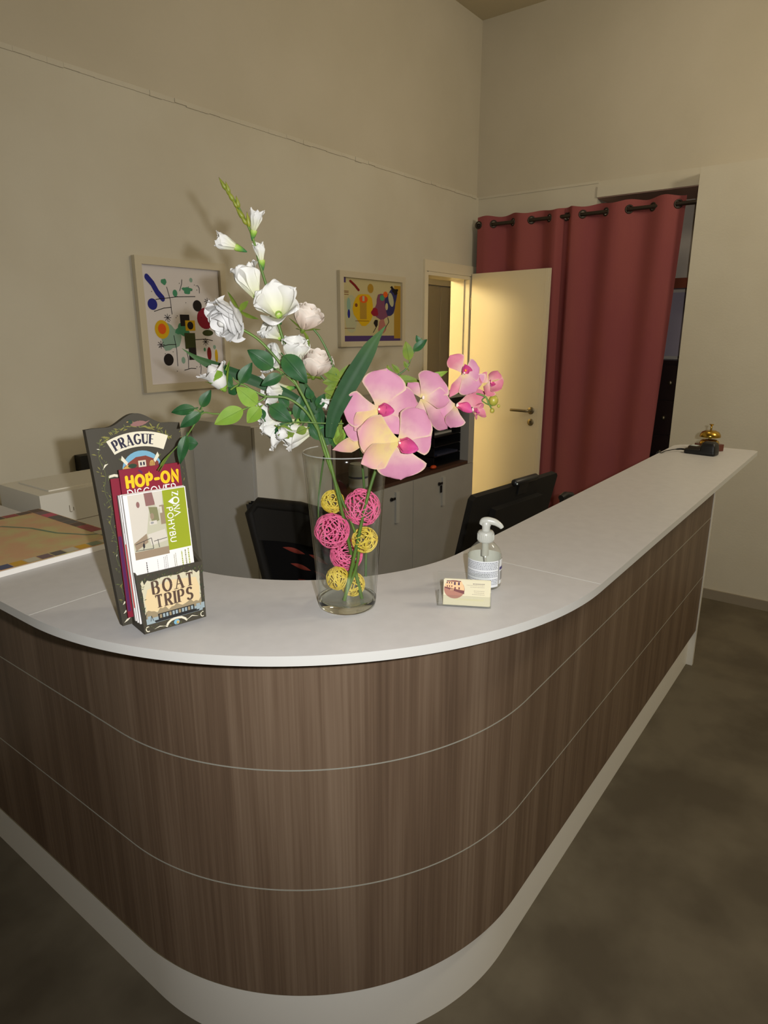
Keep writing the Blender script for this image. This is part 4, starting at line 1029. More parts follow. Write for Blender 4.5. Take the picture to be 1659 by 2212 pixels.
for k in range(NC):
    m = MB(); n0 = -0.0145 + k * 0.0015; du = (0.004 if k == NC - 1 else rnd.uniform(0.004, 0.0075)); w_, h_ = 0.0905, 0.0505
    dvv = 0.0025 + (0.0 if k == NC - 1 else rnd.uniform(0, 0.0012)); ua = 0.0065 + (0.004 if k == NC - 1 else du)
    m.box(ua, ua + w_, dvv, dvv + h_, n0, n0 + 0.0012, CF)
    if k == NC - 1:
        p = Paint(m, lambda u, v, l: CF(ua + u, dvv + v, n0 + 0.0012 + l))
        cxx, cyy, rx_, ry_ = 0.0215, 0.0315, 0.0205, 0.0185
        full = [(cxx + rx_ * math.cos(a), min(cyy + ry_ * math.sin(a), 0.0495)) for a in [2 * math.pi * j / 36 for j in range(36)]]
        p.poly(full, 2); p.up()
        def chord(lo, hi): return [(min(max(a, 0), w_), min(max(b, lo), hi)) for a, b in full]
        p.poly([(0.0022, 0.0335), (0.0410, 0.0300), (0.0410, 0.0360), (0.0350, 0.0485), (0.0080, 0.0485), (0.0025, 0.0400)], 3); p.up()
        p.poly([(0.0022, 0.0335), (0.0414, 0.0225), (0.0414, 0.0290), (0.0025, 0.0360)], 1); p.rect(0.006, 0.034, 0.0465, 0.0485, 1); p.up()
        for q in (0.0060, 0.0105, 0.0150): p.rect(q, q + 0.002, 0.0425, 0.0455, 4); p.rect(q + 0.0005, q + 0.0025, 0.0355, 0.0390, 1)
        for q in (0.0205, 0.0285): p.rect(q, q + 0.0035, 0.0400, 0.0460, 4); p.rect(q + 0.001, q + 0.0040, 0.0315, 0.0360, 1)
        for q in (0.014, 0.0165, 0.019): p.rect(q, q + 0.0012, 0.0290, 0.0325, 3)
        for v_, a_, b_, mm in ((0.0435, 0.058, 0.0815, 4), (0.0405, 0.046, 0.0810, 5), (0.0370, 0.053, 0.0810, 5), (0.0295, 0.060, 0.0810, 5), (0.0260, 0.061, 0.0810, 5), (0.0225, 0.057, 0.0815, 5), (0.0105, 0.023, 0.0800, 6)):
            x = a_
            while x < b_:
                l = rnd.uniform(0.0012, 0.0035); p.rect(x, min(x + l, b_), v_, v_ + (0.0028 if mm == 6 else 0.0011), mm); x += l + 0.0009
    tag(m.build('business_card', cm, None, CF(ua + w_ / 2, dvv, n0)), 'cream business card with a round sepia house picture, front of the holder' if k == NC - 1 else 'cream business card stacked behind the front card in the holder', 'business card', 'business cards in the acrylic holder')

# ------------------------------------------------------------------ reception bell, cordless phone
BE = on_z(1551, 976, TOP) + Vector((0.03, 0.0, 0))
BE = Vector((3.305, 0.615, TOP))
t = thing('reception_bell', BE, 'brass reception bell on a reddish wooden block at the far counter end', 'bell')
bf = Frame(BE, (0.85, -0.52, 0), (0.52, 0.85, 0), UP)
m = MB(); m.prism([(-0.046, -0.040), (-0.040, -0.046), (0.040, -0.046), (0.046, -0.040), (0.046, 0.040), (0.040, 0.046), (-0.040, 0.046), (-0.046, 0.040)], 0.001, 0.030, bf); m.build('wooden_base', M['bellwood'], t)
m = MB(True); m.lathe([(0.0, 0.030), (0.042, 0.030), (0.042, 0.034), (0.038, 0.044), (0.030, 0.050), (0.012, 0.052), (0, 0.052)], BE, UP, 32); m.build('brass_foot', M['brass'], t)
m = MB(True); m.lathe([(0.044, 0.062), (0.045, 0.064), (0.043, 0.074), (0.036, 0.085), (0.022, 0.092), (0.0, 0.094), (0.0, 0.091), (0.022, 0.089), (0.040, 0.074), (0.044, 0.062)], BE, UP, 36); m.build('dome', M['brass'], t)
m = MB(True); m.lathe([(0.006, 0.050), (0.004, 0.10), (0.0045, 0.107), (0.003, 0.112), (0.009, 0.118), (0.010, 0.121), (0, 0.122)], BE, UP, 16); m.build('plunger', M['brass'], t)
f0 = on_z(1481, 977, TOP); f1 = on_z(1548, 985, TOP)
fu = (f1 - f0); fl = fu.length; fu.normalize()
FF = Frame(f0, fu, UP.cross(fu), UP)
t = thing('cordless_phone', f0.lerp(f1, 0.5), 'black cordless phone in its cradle lying before the brass bell', 'phone')
def rbox(mb, a0, a1, b0, b1, prof):   # rounded slab: list of (height, inset)
    rings = []
    for h, i in prof:
        r = 0.010; pts = []
        for cxr, cyr, st in ((a1 - r - i, b1 - r - i, 0), (a0 + r + i, b1 - r - i, 90), (a0 + r + i, b0 + r + i, 180), (a1 - r - i, b0 + r + i, 270)):
            for q in range(5): pts.append(FF(cxr + r * math.cos(R(st + q * 22.5)), cyr + r * math.sin(R(st + q * 22.5)), h))
        rings.append([mb.vert(x) for x in pts])
    n = len(rings[0])
    for A_, B_ in zip(rings[:-1], rings[1:]):
        for q in range(n): mb.face((A_[q], A_[(q + 1) % n], B_[(q + 1) % n], B_[q]), 0, True)
    mb.face(rings[0][::-1], 0, False); mb.face(rings[-1], 0, False)
m = MB(); rbox(m, 0, fl, -0.03, 0.03, [(0.001, 0.002), (0.004, 0), (0.018, 0), (0.022, 0.003)]); m.build('base', M['black'], t)
m = MB(); rbox(m, fl * 0.50, fl, -0.032, 0.032, [(0.018, 0.0), (0.040, 0.002), (0.054, 0.006), (0.060, 0.014)]); m.build('cradle', M['black'], t)
m = MB(); rbox(m, 0.012, fl * 0.56, -0.024, 0.024, [(0.020, 0), (0.032, 0.001), (0.036, 0.005)]); h = m.build('handset', M['rod'], t)
m = MB(); m.box(fl * 0.17, fl * 0.38, -0.016, 0.016, 0.0362, 0.0370, FF); m.build('display', M['screen'], h)
q = FF(0, 0, 0.012); e = on_z(1424, 979, TOP) 
m = MB(True); pts = [q + FF.u * 0.004, q - FF.u * 0.03, q.lerp(Vector((e.x, e.y, TOP + 0.004)), 0.55) + Vector((0, 0.02, 0)), Vector((e.x, e.y - 0.01, TOP + 0.0035)), Vector((e.x - 0.01, Y0 + CW + 0.006, TOP - 0.002)), Vector((e.x - 0.01, Y0 + CW + 0.008, TOP - 0.10))]
sm = []
for k in range(len(pts) - 1):
    a, b, c, d = pts[max(k - 1, 0)], pts[k], pts[k + 1], pts[min(k + 2, len(pts) - 1)]
    for j in range(6):
        u_ = j / 6; sm.append(0.5 * ((2 * b) + (c - a) * u_ + (2 * a - 5 * b + 4 * c - d) * u_ ** 2 + (3 * b - a - 3 * c + d) * u_ ** 3))
for k in range(len(sm)): 
    if sm[k].y < Y0 + CW: sm[k].z = max(sm[k].z, TOP + 0.003)
m.tube(sm, [0.0045 if k < 8 else 0.0022 for k in range(len(sm))], 8); m.build('cable', M['black'], t)

# ------------------------------------------------------------------ two framed abstract prints on the back wall (plain generic stand-ins)
art = {k: mat('art_' + k, c, 0.6, spec=0.2) for k, c in dict(blue=(36, 40, 130), black=(28, 22, 22), red=(140, 24, 48), green=(70, 140, 104), olive=(58, 66, 28), yellow=(208, 168, 20), orange=(216, 90, 24), lgreen=(136, 168, 150), dred=(120, 24, 24), cream=(190, 178, 132), pale=(176, 176, 142), gold=(168, 132, 44), purple=(78, 58, 108), mauve=(122, 70, 96), brown=(118, 66, 34), pink=(170, 110, 100), navy=(46, 46, 96)).items()}
ak = list(art.keys()); AI = {k: i + 1 for i, k in enumerate(ak)}
def picture(x0, x1, z0, z1, fw, paper, label, draw, fwb=None):
    t = thing('framed_picture', ((x0 + x1) / 2, YB - 0.01, z0), label, 'framed picture', None)
    f = Frame((x0, YB - 0.001, z0), (1, 0, 0), UP, (0, -1, 0)); w, h = x1 - x0, z1 - z0; b = fwb or fw
    m = MB()
    for a in ((0, fw, 0, h), (w - fw, w, 0, h), (fw, w - fw, h - fw, h), (fw, w - fw, 0, b)): m.box(*a, 0, 0.024, f)
    m.build('frame', M['frame'], t)
    m = MB(); m.box(fw, w - fw, b, h - fw, 0.002, 0.008, f)
    pf = Paint(m, lambda u, v, l: f(fw + u * (w - 2 * fw), b + v * (h - fw - b), 0.008 + l)); draw(pf)
    m.build('print', [paper] + [art[k] for k in ak], t)
def art1(p):
    E = lambda k, *a, **q: p.ell(*a, AI[k], **q)
    p.lift = 0.0004
    E('lgreen', 0.30, 0.40, 0.13, 0.11, wob=0.12); E('green', 0.46, 0.47, 0.08, 0.06, wob=0.2); p.up(0.0004)
    p.stroke([(0.07, 0.90), (0.13, 0.85), (0.18, 0.78), (0.24, 0.73)], 0.055, AI['blue'], True); E('blue', 0.11, 0.68, 0.058, 0.048)
    E('yellow', 0.20, 0.47, 0.09, 0.08); E('green', 0.27, 0.87, 0.035, 0.025, wob=0.1); E('green', 0.56, 0.81, 0.06, 0.03, wob=0.2); E('green', 0.40, 0.78, 0.03, 0.03); E('lgreen', 0.62, 0.90, 0.02, 0.02)
    E('red', 0.78, 0.57, 0.115, 0.095); E('olive', 0.80, 0.44, 0.075, 0.028); E('dred', 0.80, 0.25, 0.03, 0.062); E('yellow', 0.90, 0.23, 0.022, 0.06); E('lgreen', 0.88, 0.31, 0.02, 0.02); E('lgreen', 0.44, 0.20, 0.025, 0.03); E('green', 0.74, 0.29, 0.014, 0.018)
    p.up(0.0004)
    E('orange', 0.20, 0.475, 0.05, 0.045); E('black', 0.68, 0.68, 0.06, 0.05); E('black', 0.25, 0.21, 0.062, 0.053)
    p.rect(0.44, 0.56, 0.50, 0.60, AI['black']); p.rect(0.50, 0.63, 0.46, 0.55, AI['yellow']); p.rect(0.48, 0.62, 0.30, 0.44, AI['olive']); p.rect(0.52, 0.62, 0.20, 0.31, AI['black'])
    p.up(0.0004); E('black', 0.565, 0.505, 0.04, 0.035)
    rr = random.Random(3)
    for a, b, c, d in ((0.15, 0.72, 0.66, 0.76), (0.30, 0.83, 0.34, 0.60), (0.12, 0.62, 0.34, 0.66), (0.70, 0.86, 0.72, 0.79), (0.36, 0.15, 0.34, 0.42), (0.50, 0.12, 0.49, 0.28), (0.14, 0.32, 0.36, 0.34), (0.62, 0.38, 0.86, 0.37), (0.44, 0.11, 0.60, 0.12), (0.66, 0.07, 0.66, 0.17), (0.50, 0.90, 0.46, 0.80)):
        p.stroke([(a, b), ((a + c) / 2 + 0.012, (b + d) / 2 + 0.01), (c, d)], 0.006, AI['black'])
    for x, y in ((0.17, 0.34), (0.82, 0.72), (0.28, 0.57), (0.76, 0.36)):
        for q in range(4): p.stroke([(x - 0.045 * math.cos(q * 0.79), y - 0.034 * math.sin(q * 0.79)), (x + 0.045 * math.cos(q * 0.79), y + 0.034 * math.sin(q * 0.79))], 0.005, AI['black'])
    for q in range(26): E('black', rr.uniform(0.1, 0.92), rr.uniform(0.08, 0.92), 0.005, 0.004, n=8)
picture(1.683, 2.160, 1.411, 1.977, 0.032, mat('print_paper_white', (214, 208, 206), 0.6, spec=0.2), 'larger framed abstract print, coloured blobs on white, behind the flowers', art1)
def art2(p):
    E = lambda k, *a, **q: p.ell(*a, AI[k], **q)
    p.lift = 0.0004
    p.rect(0.0, 1.0, 0.0, 0.09, AI['purple']); p.rect(0.88, 1.0, 0.04, 0.94, AI['gold']); p.rect(0, 0.06, 0.92, 1.0, AI['purple']); E('pale', 0.14, 0.45, 0.12, 0.30, wob=0.1); p.up(0.0004)
    E('yellow', 0.34, 0.52, 0.17, 0.26, wob=0.06); E('gold', 0.46, 0.86, 0.05, 0.075); E('mauve', 0.66, 0.56, 0.13, 0.22, wob=0.12); E('navy', 0.82, 0.66, 0.10, 0.24, wob=0.10, rot=-0.2); E('pink', 0.66, 0.24, 0.07, 0.12, wob=0.1); E('lgreen', 0.10, 0.58, 0.03, 0.11); p.up(0.0004)
    p.rect(0.28, 0.39, 0.36, 0.66, AI['gold']); E('orange', 0.34, 0.68, 0.07, 0.06); E('red', 0.53, 0.48, 0.06, 0.07, wob=0.1); E('orange', 0.72, 0.78, 0.04, 0.05); E('green', 0.66, 0.72, 0.04, 0.05); E('pale', 0.82, 0.70, 0.045, 0.12, rot=0.2); E('brown', 0.22, 0.58, 0.022, 0.03); E('blue', 0.10, 0.44, 0.02, 0.07); E('black', 0.90, 0.84, 0.05, 0.05, wob=0.2); E('black', 0.55, 0.30, 0.035, 0.06, wob=0.1); E('cream', 0.74, 0.58, 0.025, 0.06); p.up(0.0004)
    p.rect(0.32, 0.355, 0.65, 0.73, AI['pale']); p.stroke([(0.13, 0.95), (0.20, 0.89), (0.26, 0.82)], 0.035, AI['dred'], True); p.stroke([(0.82, 0.92), (0.87, 0.86), (0.90, 0.84)], 0.04, AI['black']); p.stroke([(0.60, 0.14), (0.70, 0.20), (0.78, 0.32), (0.76, 0.40)], 0.010, AI['black']); p.stroke([(0.50, 0.14), (0.57, 0.26)], 0.010, AI['black'])
    for v in (0.74, 0.77, 0.79): p.stroke([(0.02, v), (0.10, v)], 0.008, AI['brown'])
    p.stroke([(0.20, 0.33), (0.43, 0.33)], 0.008, AI['brown']); p.stroke([(0.02, 0.21), (0.19, 0.21)], 0.008, AI['brown'])
picture(2.985, 3.630, 1.585, 2.008, 0.034, art['cream'], 'smaller framed abstract print, yellow and purple patches, beside the doorway', art2, 0.030)
# ------------------------------------------------------------------ glass vase
VC = Vector((VX, VY, TOP))
M['vglass'] = thin_clear('vase_glass_wall', (0.972, 0.985, 0.975), (0.70, 0.76, 0.72), 0.75)
M['vrim'] = thin_clear('vase_glass_rim', (0.95, 0.96, 0.95), (0.85, 0.9, 0.87), 0.4, haze=0.22)  # white haze stands in for the bright highlight along the rim
M['vbase'] = glass_mat('vase_glass_base', (0.97, 0.99, 0.98))
VH = 0.311; RB, RT = 0.0565, 0.0795
def vr(h): return RB + (RT - RB) * (h / VH) ** 1.05
vase = thing('glass_vase', VC, 'tall flared clear glass vase holding flowers and wicker balls on the counter', 'vase')
m = MB(True)
hs = [0.020 + (VH - 0.020) * k / 16 for k in range(17)]
m.lathe([(vr(h), h) for h in hs] + [(vr(VH) - 0.0014, VH + 0.0016), (vr(VH) - 0.003, VH)] + [(vr(h) - 0.003, h) for h in hs[::-1]], VC, UP, 64); m.build('wall', M['vglass'], vase)
m = MB(True)
m.lathe([(0, 0.0008), (RB - 0.006, 0.0008), (RB - 0.001, 0.004), (vr(0.012), 0.012), (vr(0.0198), 0.0198), (vr(0.0198) - 0.004, 0.0205), (vr(0.02) - 0.012, 0.0172), (0.02, 0.0160), (0, 0.0158)], VC, UP, 64); m.build('thick_base', M['vbase'], vase)
m = MB(True); m.tube([VC + Vector((math.cos(a), math.sin(a), 0)) * (vr(VH) - 0.0015) + UP * (VH + 0.0008) for a in [2 * math.pi * k / 72 for k in range(72)]], 0.0011, 6, closed=True); m.build('rim', M['vrim'], vase)

# ------------------------------------------------------------------ wicker balls in the vase
M['wpink'] = mat('pink_wicker', (234, 112, 158), 0.6, c2=(224, 94, 142), scale=40)
M['wyel'] = mat('yellow_wicker', (224, 200, 84), 0.6, c2=(212, 182, 62), scale=40)
def wicker(label, px, py, s, r, m_, group, seed):
    rn = random.Random(seed); c = at(px, py, s); mb = MB(True)
    for k in range(23):
        ax = Vector((rn.gauss(0, 1), rn.gauss(0, 1), rn.gauss(0, 1))).normalized(); u = ax.orthogonal().normalized(); v = ax.cross(u)
        off = rn.uniform(-0.5, 0.5); ph = rn.uniform(0, 6.28); wob = rn.uniform(0.03, 0.14); kf = rn.choice((2, 3)); rr = r * rn.uniform(0.93, 1.0); q = []
        for j in range(40):
            a = 2 * math.pi * j / 40; o = off + wob * math.sin(kf * a + ph); cr = math.sqrt(max(0.02, 1 - o * o))
            q.append(c + (u * math.cos(a) * cr + v * math.sin(a) * cr + ax * o).normalized() * rr)
        mb.tube(q, 0.00105 * rn.uniform(0.85, 1.2), 5, closed=True)
    tag(mb.build('wicker_ball', M[m_], None, c), label, 'wicker ball', group)
gp, gy = 'pink wicker balls in the vase', 'yellow wicker balls in the vase'
wicker('large pink wicker ball, upper right one in the vase', 782, 1096, 0.006, 0.0362, 'wpink', gp, 1)
wicker('large pink wicker ball pressed against the left side of the vase', 717, 1146, 0.018, 0.0335, 'wpink', gp, 2)
wicker('darker pink wicker ball lying lowest of the pink ones in the vase', 748, 1198, -0.014, 0.0320, 'wpink', gp, 3)
wicker('small yellow wicker ball, topmost of the yellow ones in the vase', 719, 1084, -0.008, 0.0225, 'wyel', gy, 4)
wicker('yellow wicker ball at the right side of the vase, mid height', 788, 1166, 0.022, 0.0248, 'wyel', gy, 5)
wicker('yellow wicker ball at the bottom of the vase, left one', 729, 1249, 0.016, 0.0225, 'wyel', gy, 6)
wicker('yellow wicker ball at the bottom of the vase, right one behind the stems', 762, 1262, -0.012, 0.0240, 'wyel', gy, 7)

# ------------------------------------------------------------------ artificial flowers
M['stem'] = mat('green_stem', (92, 122, 44), 0.5, c2=(74, 104, 40), scale=30)
M['stem_d'] = mat('dark_green_stem', (58, 92, 48), 0.5, c2=(76, 104, 44), scale=30)
M['calyx'] = petal_mat('calyx_green', [(0.0, (52, 112, 66)), (0.5, (128, 168, 60)), (1.0, (196, 214, 120))], transl=0.1)
M['bud'] = mat('olive_green_bud', (134, 138, 40), 0.5, c2=(112, 122, 36), scale=40)
M['leaf'] = petal_mat('rose_leaf_dark', [(0.0, (58, 96, 48)), (0.4, (36, 80, 42)), (1.0, (34, 74, 40))], vein=(56, 102, 62), transl=0.12, rough=0.45)
M['leaf_l'] = petal_mat('rose_leaf_light', [(0.0, (131, 164, 61)), (0.6, (118, 156, 53)), (1.0, (134, 162, 64))], vein=(144, 173, 77), transl=0.2)
M['leaf_o'] = petal_mat('rose_leaf_olive', [(0.0, (120, 140, 50)), (0.6, (94, 120, 42)), (1.0, (118, 132, 52))], vein=(130, 146, 60), transl=0.2)
M['blade'] = petal_mat('blade_leaf', [(0.0, (34, 70, 38)), (0.6, (34, 68, 36)), (1.0, (70, 100, 54))], vein=(44, 82, 46), transl=0.08, rough=0.6)
M['wpetal'] = petal_mat('white_silk_petal', [(0.0, (203, 207, 135)), (0.22, (224, 225, 200)), (0.5, (230, 230, 225)), (1.0, (232, 232, 230))], transl=0.25)
M['wrose'] = petal_mat('white_rose_petal', [(0.0, (232, 231, 226)), (1.0, (234, 234, 234))], transl=0.3)
M['brose'] = petal_mat('blush_rose_petal', [(0.0, (216, 193, 171)), (0.5, (220, 200, 184)), (1.0, (220, 212, 202))], transl=0.2)
M['opet'] = petal_mat('pink_orchid_petal', [(0.0, (216, 200, 135)), (0.18, (212, 176, 171)), (0.45, (201, 140, 166)), (0.85, (198, 135, 163)), (1.0, (212, 180, 176))], vein=(191, 124, 157), edge=(214, 193, 160), transl=0.2)
M['opet_y'] = petal_mat('cream_pink_orchid_petal', [(0.0, (218, 203, 126)), (0.35, (214, 185, 135)), (0.7, (205, 148, 158)), (1.0, (211, 171, 162))], vein=(202, 144, 155), edge=(214, 194, 153), transl=0.2)
M['opet_d'] = petal_mat('deep_pink_orchid_petal', [(0.0, (220, 189, 171)), (0.4, (207, 128, 144)), (1.0, (203, 115, 140))], vein=(194, 101, 131), edge=(216, 180, 162), transl=0.2)
M['lip'] = petal_mat('magenta_orchid_lip', [(0.0, (219, 112, 140)), (0.5, (196, 74, 132)), (1.0, (186, 74, 140))], vein=(171, 32, 104), transl=0.1)
M['col'] = mat('white_orchid_column', (226, 204, 192), 0.6, spec=0.2)
M['oyel'] = mat('orange_orchid_callus', (232, 140, 40), 0.5)
M['obud'] = mat('green_orchid_bud', (134, 144, 44), 0.4, c2=(160, 150, 60), scale=60)

def stem_mesh(parent, paths, m_, name='stem'):
    mb = MB(True)
    for pts, r0, r1 in paths:
        sp_ = spline(pts); n = len(sp_); mb.tube(sp_, [r0 + (r1 - r0) * k / (n - 1) for k in range(n)], 8)
    return mb.build(name, M[m_], parent)
def pts(*a): return [at(*q) for q in a]

def petal(mb, B, d, nrm, L, W, shape=(0.12, 1.0, 0.62), cup=0.25, curl=0.2, ruf=0.0, ph=0.0, tw=0.0, nu=8, nv=10, m=0, back=0.0):
    """petal from base B along d, facing nrm; shape = (claw width, roundness, widest position)"""
    d = Vector(d).normalized(); n = Vector(nrm); n = (n - d * n.dot(d)).normalized(); s_ = d.cross(n)
    claw, rnd_, mid_ = shape
    def fn(a, b):
        b = math.sin(b * math.pi / 2)
        w = claw + (1 - claw) * min(1.0, (b / mid_)) ** 1.3 if b < mid_ else max(0.0, 1 - ((b - mid_) / (1 - mid_)) ** (2.0 * rnd_ + 0.2)) ** 0.55
        x = a * W / 2 * w
        z = cup * W * (a * w) ** 2 * 0.5 - curl * L * b * b * 0.5 + back * L * b + ruf * W * math.sin(a * 4.2 + ph + 5 * b) * b * b * (0.3 + abs(a))
        y = L * b * (1 - 0.06 * a * a * b) + ruf * W * 0.22 * math.sin(a * 7 + ph) * b ** 4
        t_ = tw * b
        return B + d * y + s_ * (x * math.cos(t_) - z * math.sin(t_)) + n * (z * math.cos(t_) + x * math.sin(t_))
    mb.grid(fn, nu, nv, m)
def leaf(parent, bx, by, tx, ty, w_px, m_='leaf', s0=0.0, s1=0.0, bend=0.12, fold=0.28, roll=0.0, serr=0.05, name='leaf'):
    B, T = at(bx, by, s0), at(tx, ty, s1); d = T - B; L = d.length; d.normalize()
    W = w_px * dep(B) / FPX
    n = (NV + UP * 0.25); n = (n - d * n.dot(d)).normalized(); n = (Matrix.Rotation(roll, 3, d) @ n); s_ = d.cross(n)
    mb = MB(True)
    def fn(a, b):
        w = math.sin(math.pi * min(1, b ** 0.82)) ** 0.8 * (1 - 0.25 * b)
        w *= 1 + serr * (((b * 13) % 1.0) - 0.5) * (abs(a) > 0.95)
        x = a * W / 2 * w * 1.12
        return B + d * (L * b) + s_ * x + n * (fold * abs(x) + bend * L * (4 * b * (1 - b)) * 0.5 - 0.02 * L * math.sin(a * 3 + b * 8) * 0.3)
    mb.grid(fn, 10, 26)
    pr = [B + d * (-0.006)] + [fn(0, k / 8) + n * 0.0004 for k in range(9)]
    mb.tube(pr, [0.0011] + [0.0010 * (1 - k / 9) + 0.0002 for k in range(9)], 5)
    return mb.build(name, M[m_], parent)
def floret(parent, bx, by, tx, ty, s0, s1, open_, n, W, seed, calyx=True, name='floret', ruf=0.06, long_calyx=1.0, skip=()):
    """trumpet-shaped white floret: green calyx and n petals opening by the angle open_"""
    rn = random.Random(seed); B, T = at(bx, by, s0), at(tx, ty, s1); ax = T - B; L = ax.length; ax.normalize()
    u = ax.orthogonal().normalized(); v = ax.cross(u); mb = MB(True)
    for k in range(n):
        if k in skip: continue
        a = 2 * math.pi * k / n + rn.uniform(-0.15, 0.15) + seed; rad = u * math.cos(a) + v * math.sin(a)
        op = open_ * rn.uniform(0.8, 1.2)
        d = ax * math.cos(op) + rad * math.sin(op); nn = -rad * math.cos(op) + ax * math.sin(op)
        petal(mb, B + ax * L * 0.10 + rad * 0.0015, d, nn, L * rn.uniform(0.86, 0.96), W * rn.uniform(0.9, 1.1), (0.22, 1.0, 0.66), 0.45, -0.05 + open_ * 0.35, ruf, rn.uniform(0, 6), m=0, nu=14, nv=18)
    o = mb.build(name, M['wpetal'], parent)
    if calyx:
        mb = MB(True); l = 0.30 * L * long_calyx
        mb.lathe([(0.0008, -l * 0.75), (0.0030, -l * 0.35), (0.0046, 0.0), (0.0062, l * 0.55), (0.0050, l * 0.75)], B + ax * L * 0.06, ax, 12)
        for i_ in range(len(mb.t)): mb.t[i_] = min(1, max(0, (mb.v[i_] - (B + ax * L * 0.06)).dot(ax) / l * 0.7 + 0.3))
        mb.build('calyx', M['calyx'], o)
    return o
def rose(parent, cx, cy, r_px, s, axis, m_, seed, open_=0.35, name='rose_bloom', layers=4):
    rn = random.Random(seed); c = at(cx, cy, s); r = r_px * dep(c) / FPX; ax = Vector(axis).normalized(); u = ax.orthogonal().normalized(); v = ax.cross(u)
    base = c - ax * r * 0.95; mb = MB(True)
    mb.ell(c - ax * r * 0.1, r * 0.34, r * 0.34, r * 0.72, Frame(c, u, v, ax), 12, 8)
    for L_ in range(layers):
        f = (L_ + 1) / layers; n = 3 + L_; Rl = r * (0.30 + 0.66 * f); H = r * (1.85 - 0.30 * f)
        for k in range(n):
            a0 = 2 * math.pi * k / n + L_ * 0.9 + rn.uniform(-0.2, 0.2); span = 2 * math.pi / n * 0.74; op = open_ * f * rn.uniform(0.8, 1.2); ph = rn.uniform(0, 6)
            def fn(a, b):
                prof = math.sin(min(1.0, b * 1.05) * math.pi * 0.62) ** 0.75
                edge = 1 - 0.22 * a * a * b
                ang = a0 + a * span * (0.35 + 0.65 * b)
                rr = Rl * prof * (0.93 + 0.07 * abs(a)) + r * op * b ** 4 * (0.7 + 0.25 * math.sin(3 * a + ph))
                hh = H * b * edge - r * op * 0.55 * b ** 5 + r * 0.035 * math.sin(a * 6 + ph) * b ** 3
                return base + ax * hh + (u * math.cos(ang) + v * math.sin(ang)) * rr
            mb.grid(fn, 14, 14)
    return mb.build(name, M[m_], parent), c, r, ax
def sepals(parent, c, r, ax, seed, n=5, len_=1.0, m_='leaf_o'):
    rn = random.Random(seed); u = ax.orthogonal().normalized(); v = ax.cross(u); b = c - ax * r * 0.98; mb = MB(True)
    for k in range(n):
        a = 2 * math.pi * k / n + rn.uniform(-0.2, 0.2); rad = u * math.cos(a) + v * math.sin(a); d = rad * 0.9 - ax * rn.uniform(-0.4, 0.35)
        petal(mb, b + rad * 0.002, d, ax, r * rn.uniform(0.8, 1.1) * len_, r * 0.34, (0.5, 0.5, 0.35), 0.2, rn.uniform(-0.2, 0.5), nu=4, nv=8)
    mb.ell(b, 0.0045, 0.0045, 0.006, Frame(b, u, v, ax), 10, 6)
    return mb.build('sepals', M[m_], parent)

# ---- white gladiolus spray (tall spike)
gl = thing('gladiolus_spray', at(765, 1290, -0.005), 'tall artificial white gladiolus spray with green bud spike, tallest in the vase', 'artificial flower', 'artificial flower sprays in the vase')
stem_mesh(gl, [(pts((782, 1294, 0.004), (762, 1210, 0.012), (733, 1080, 0.020), (706, 975, 0.014), (676, 900, 0.006), (640, 830, 0.0), (612, 735, 0.0), (586, 650, 0.0), (561, 570, 0.0), (545, 510, 0.0), (527, 470, 0.0), (506, 432, 0.0), (488, 408, 0.0)), 0.0036, 0.0016)], 'stem')
def budm(bx, by, tx, ty, w, s=0.0):
    B, T = at(bx, by, s), at(tx, ty, s + 0.004); d = T - B; L = d.length; d.normalize(); W = w * dep(B) / FPX
    mb = MB(True); mb.lathe([(0.0, 0), (W * 0.36, L * 0.10), (W * 0.5, L * 0.30), (W * 0.36, L * 0.58), (W * 0.14, L * 0.84), (0, L)], B, d, 10)
    mb.build('bud', M['bud'], gl)
for q in ((490, 412, 472, 382, 10), (496, 419, 487, 391, 9), (506, 436, 489, 408, 11), (516, 450, 510, 422, 10), (528, 474, 508, 446, 12), (539, 492, 533, 456, 10), (514, 450, 500, 428, 9), (498, 424, 484, 402, 8), (534, 486, 518, 462, 10)): budm(*q)
floret(gl, 546, 512, 556, 452, 0.0, 0.012, 0.24, 6, 0.021, 1.0, long_calyx=0.9)
floret(gl, 524, 540, 464, 514, 0.004, 0.016, 0.24, 6, 0.024, 2.2, long_calyx=1.0)
floret(gl, 567, 576, 558, 522, -0.004, 0.006, 0.20, 5, 0.020, 3.1, long_calyx=1.0)
floret(gl, 562, 656, 524, 570, 0.004, 0.010, 0.26, 5, 0.050, 4.0, ruf=0.10)
floret(gl, 605, 692, 592, 632, 0.002, 0.052, 0.66, 6, 0.050, 5.2, ruf=0.10)
floret(gl, 612, 735, 566, 700, -0.010, 0.006, 0.40, 5, 0.044, 6.1, ruf=0.11)
floret(gl, 622, 790, 570, 770, -0.012, 0.010, 0.50, 6, 0.048, 7.3, ruf=0.11)
floret(gl, 634, 800, 640, 726, -0.008, 0.012, 0.34, 5, 0.050, 8.4, ruf=0.09)
floret(gl, 632, 838, 560, 850, -0.016, 0.004, 0.44, 6, 0.044, 9.2, ruf=0.12)
floret(gl, 628, 892, 552, 906, -0.020, -0.006, 0.42, 6, 0.040, 10.5, ruf=0.12)
floret(gl, 660, 905, 566, 940, -0.016, -0.004, 0.34, 6, 0.040, 11.6, ruf=0.12)
floret(gl, 690, 925, 604, 948, -0.004, 0.016, 0.28, 5, 0.042, 12.2, ruf=0.12)
floret(gl, 716, 845, 706, 880, -0.02, 0.0, 0.30, 5, 0.030, 13.2, ruf=0.10)
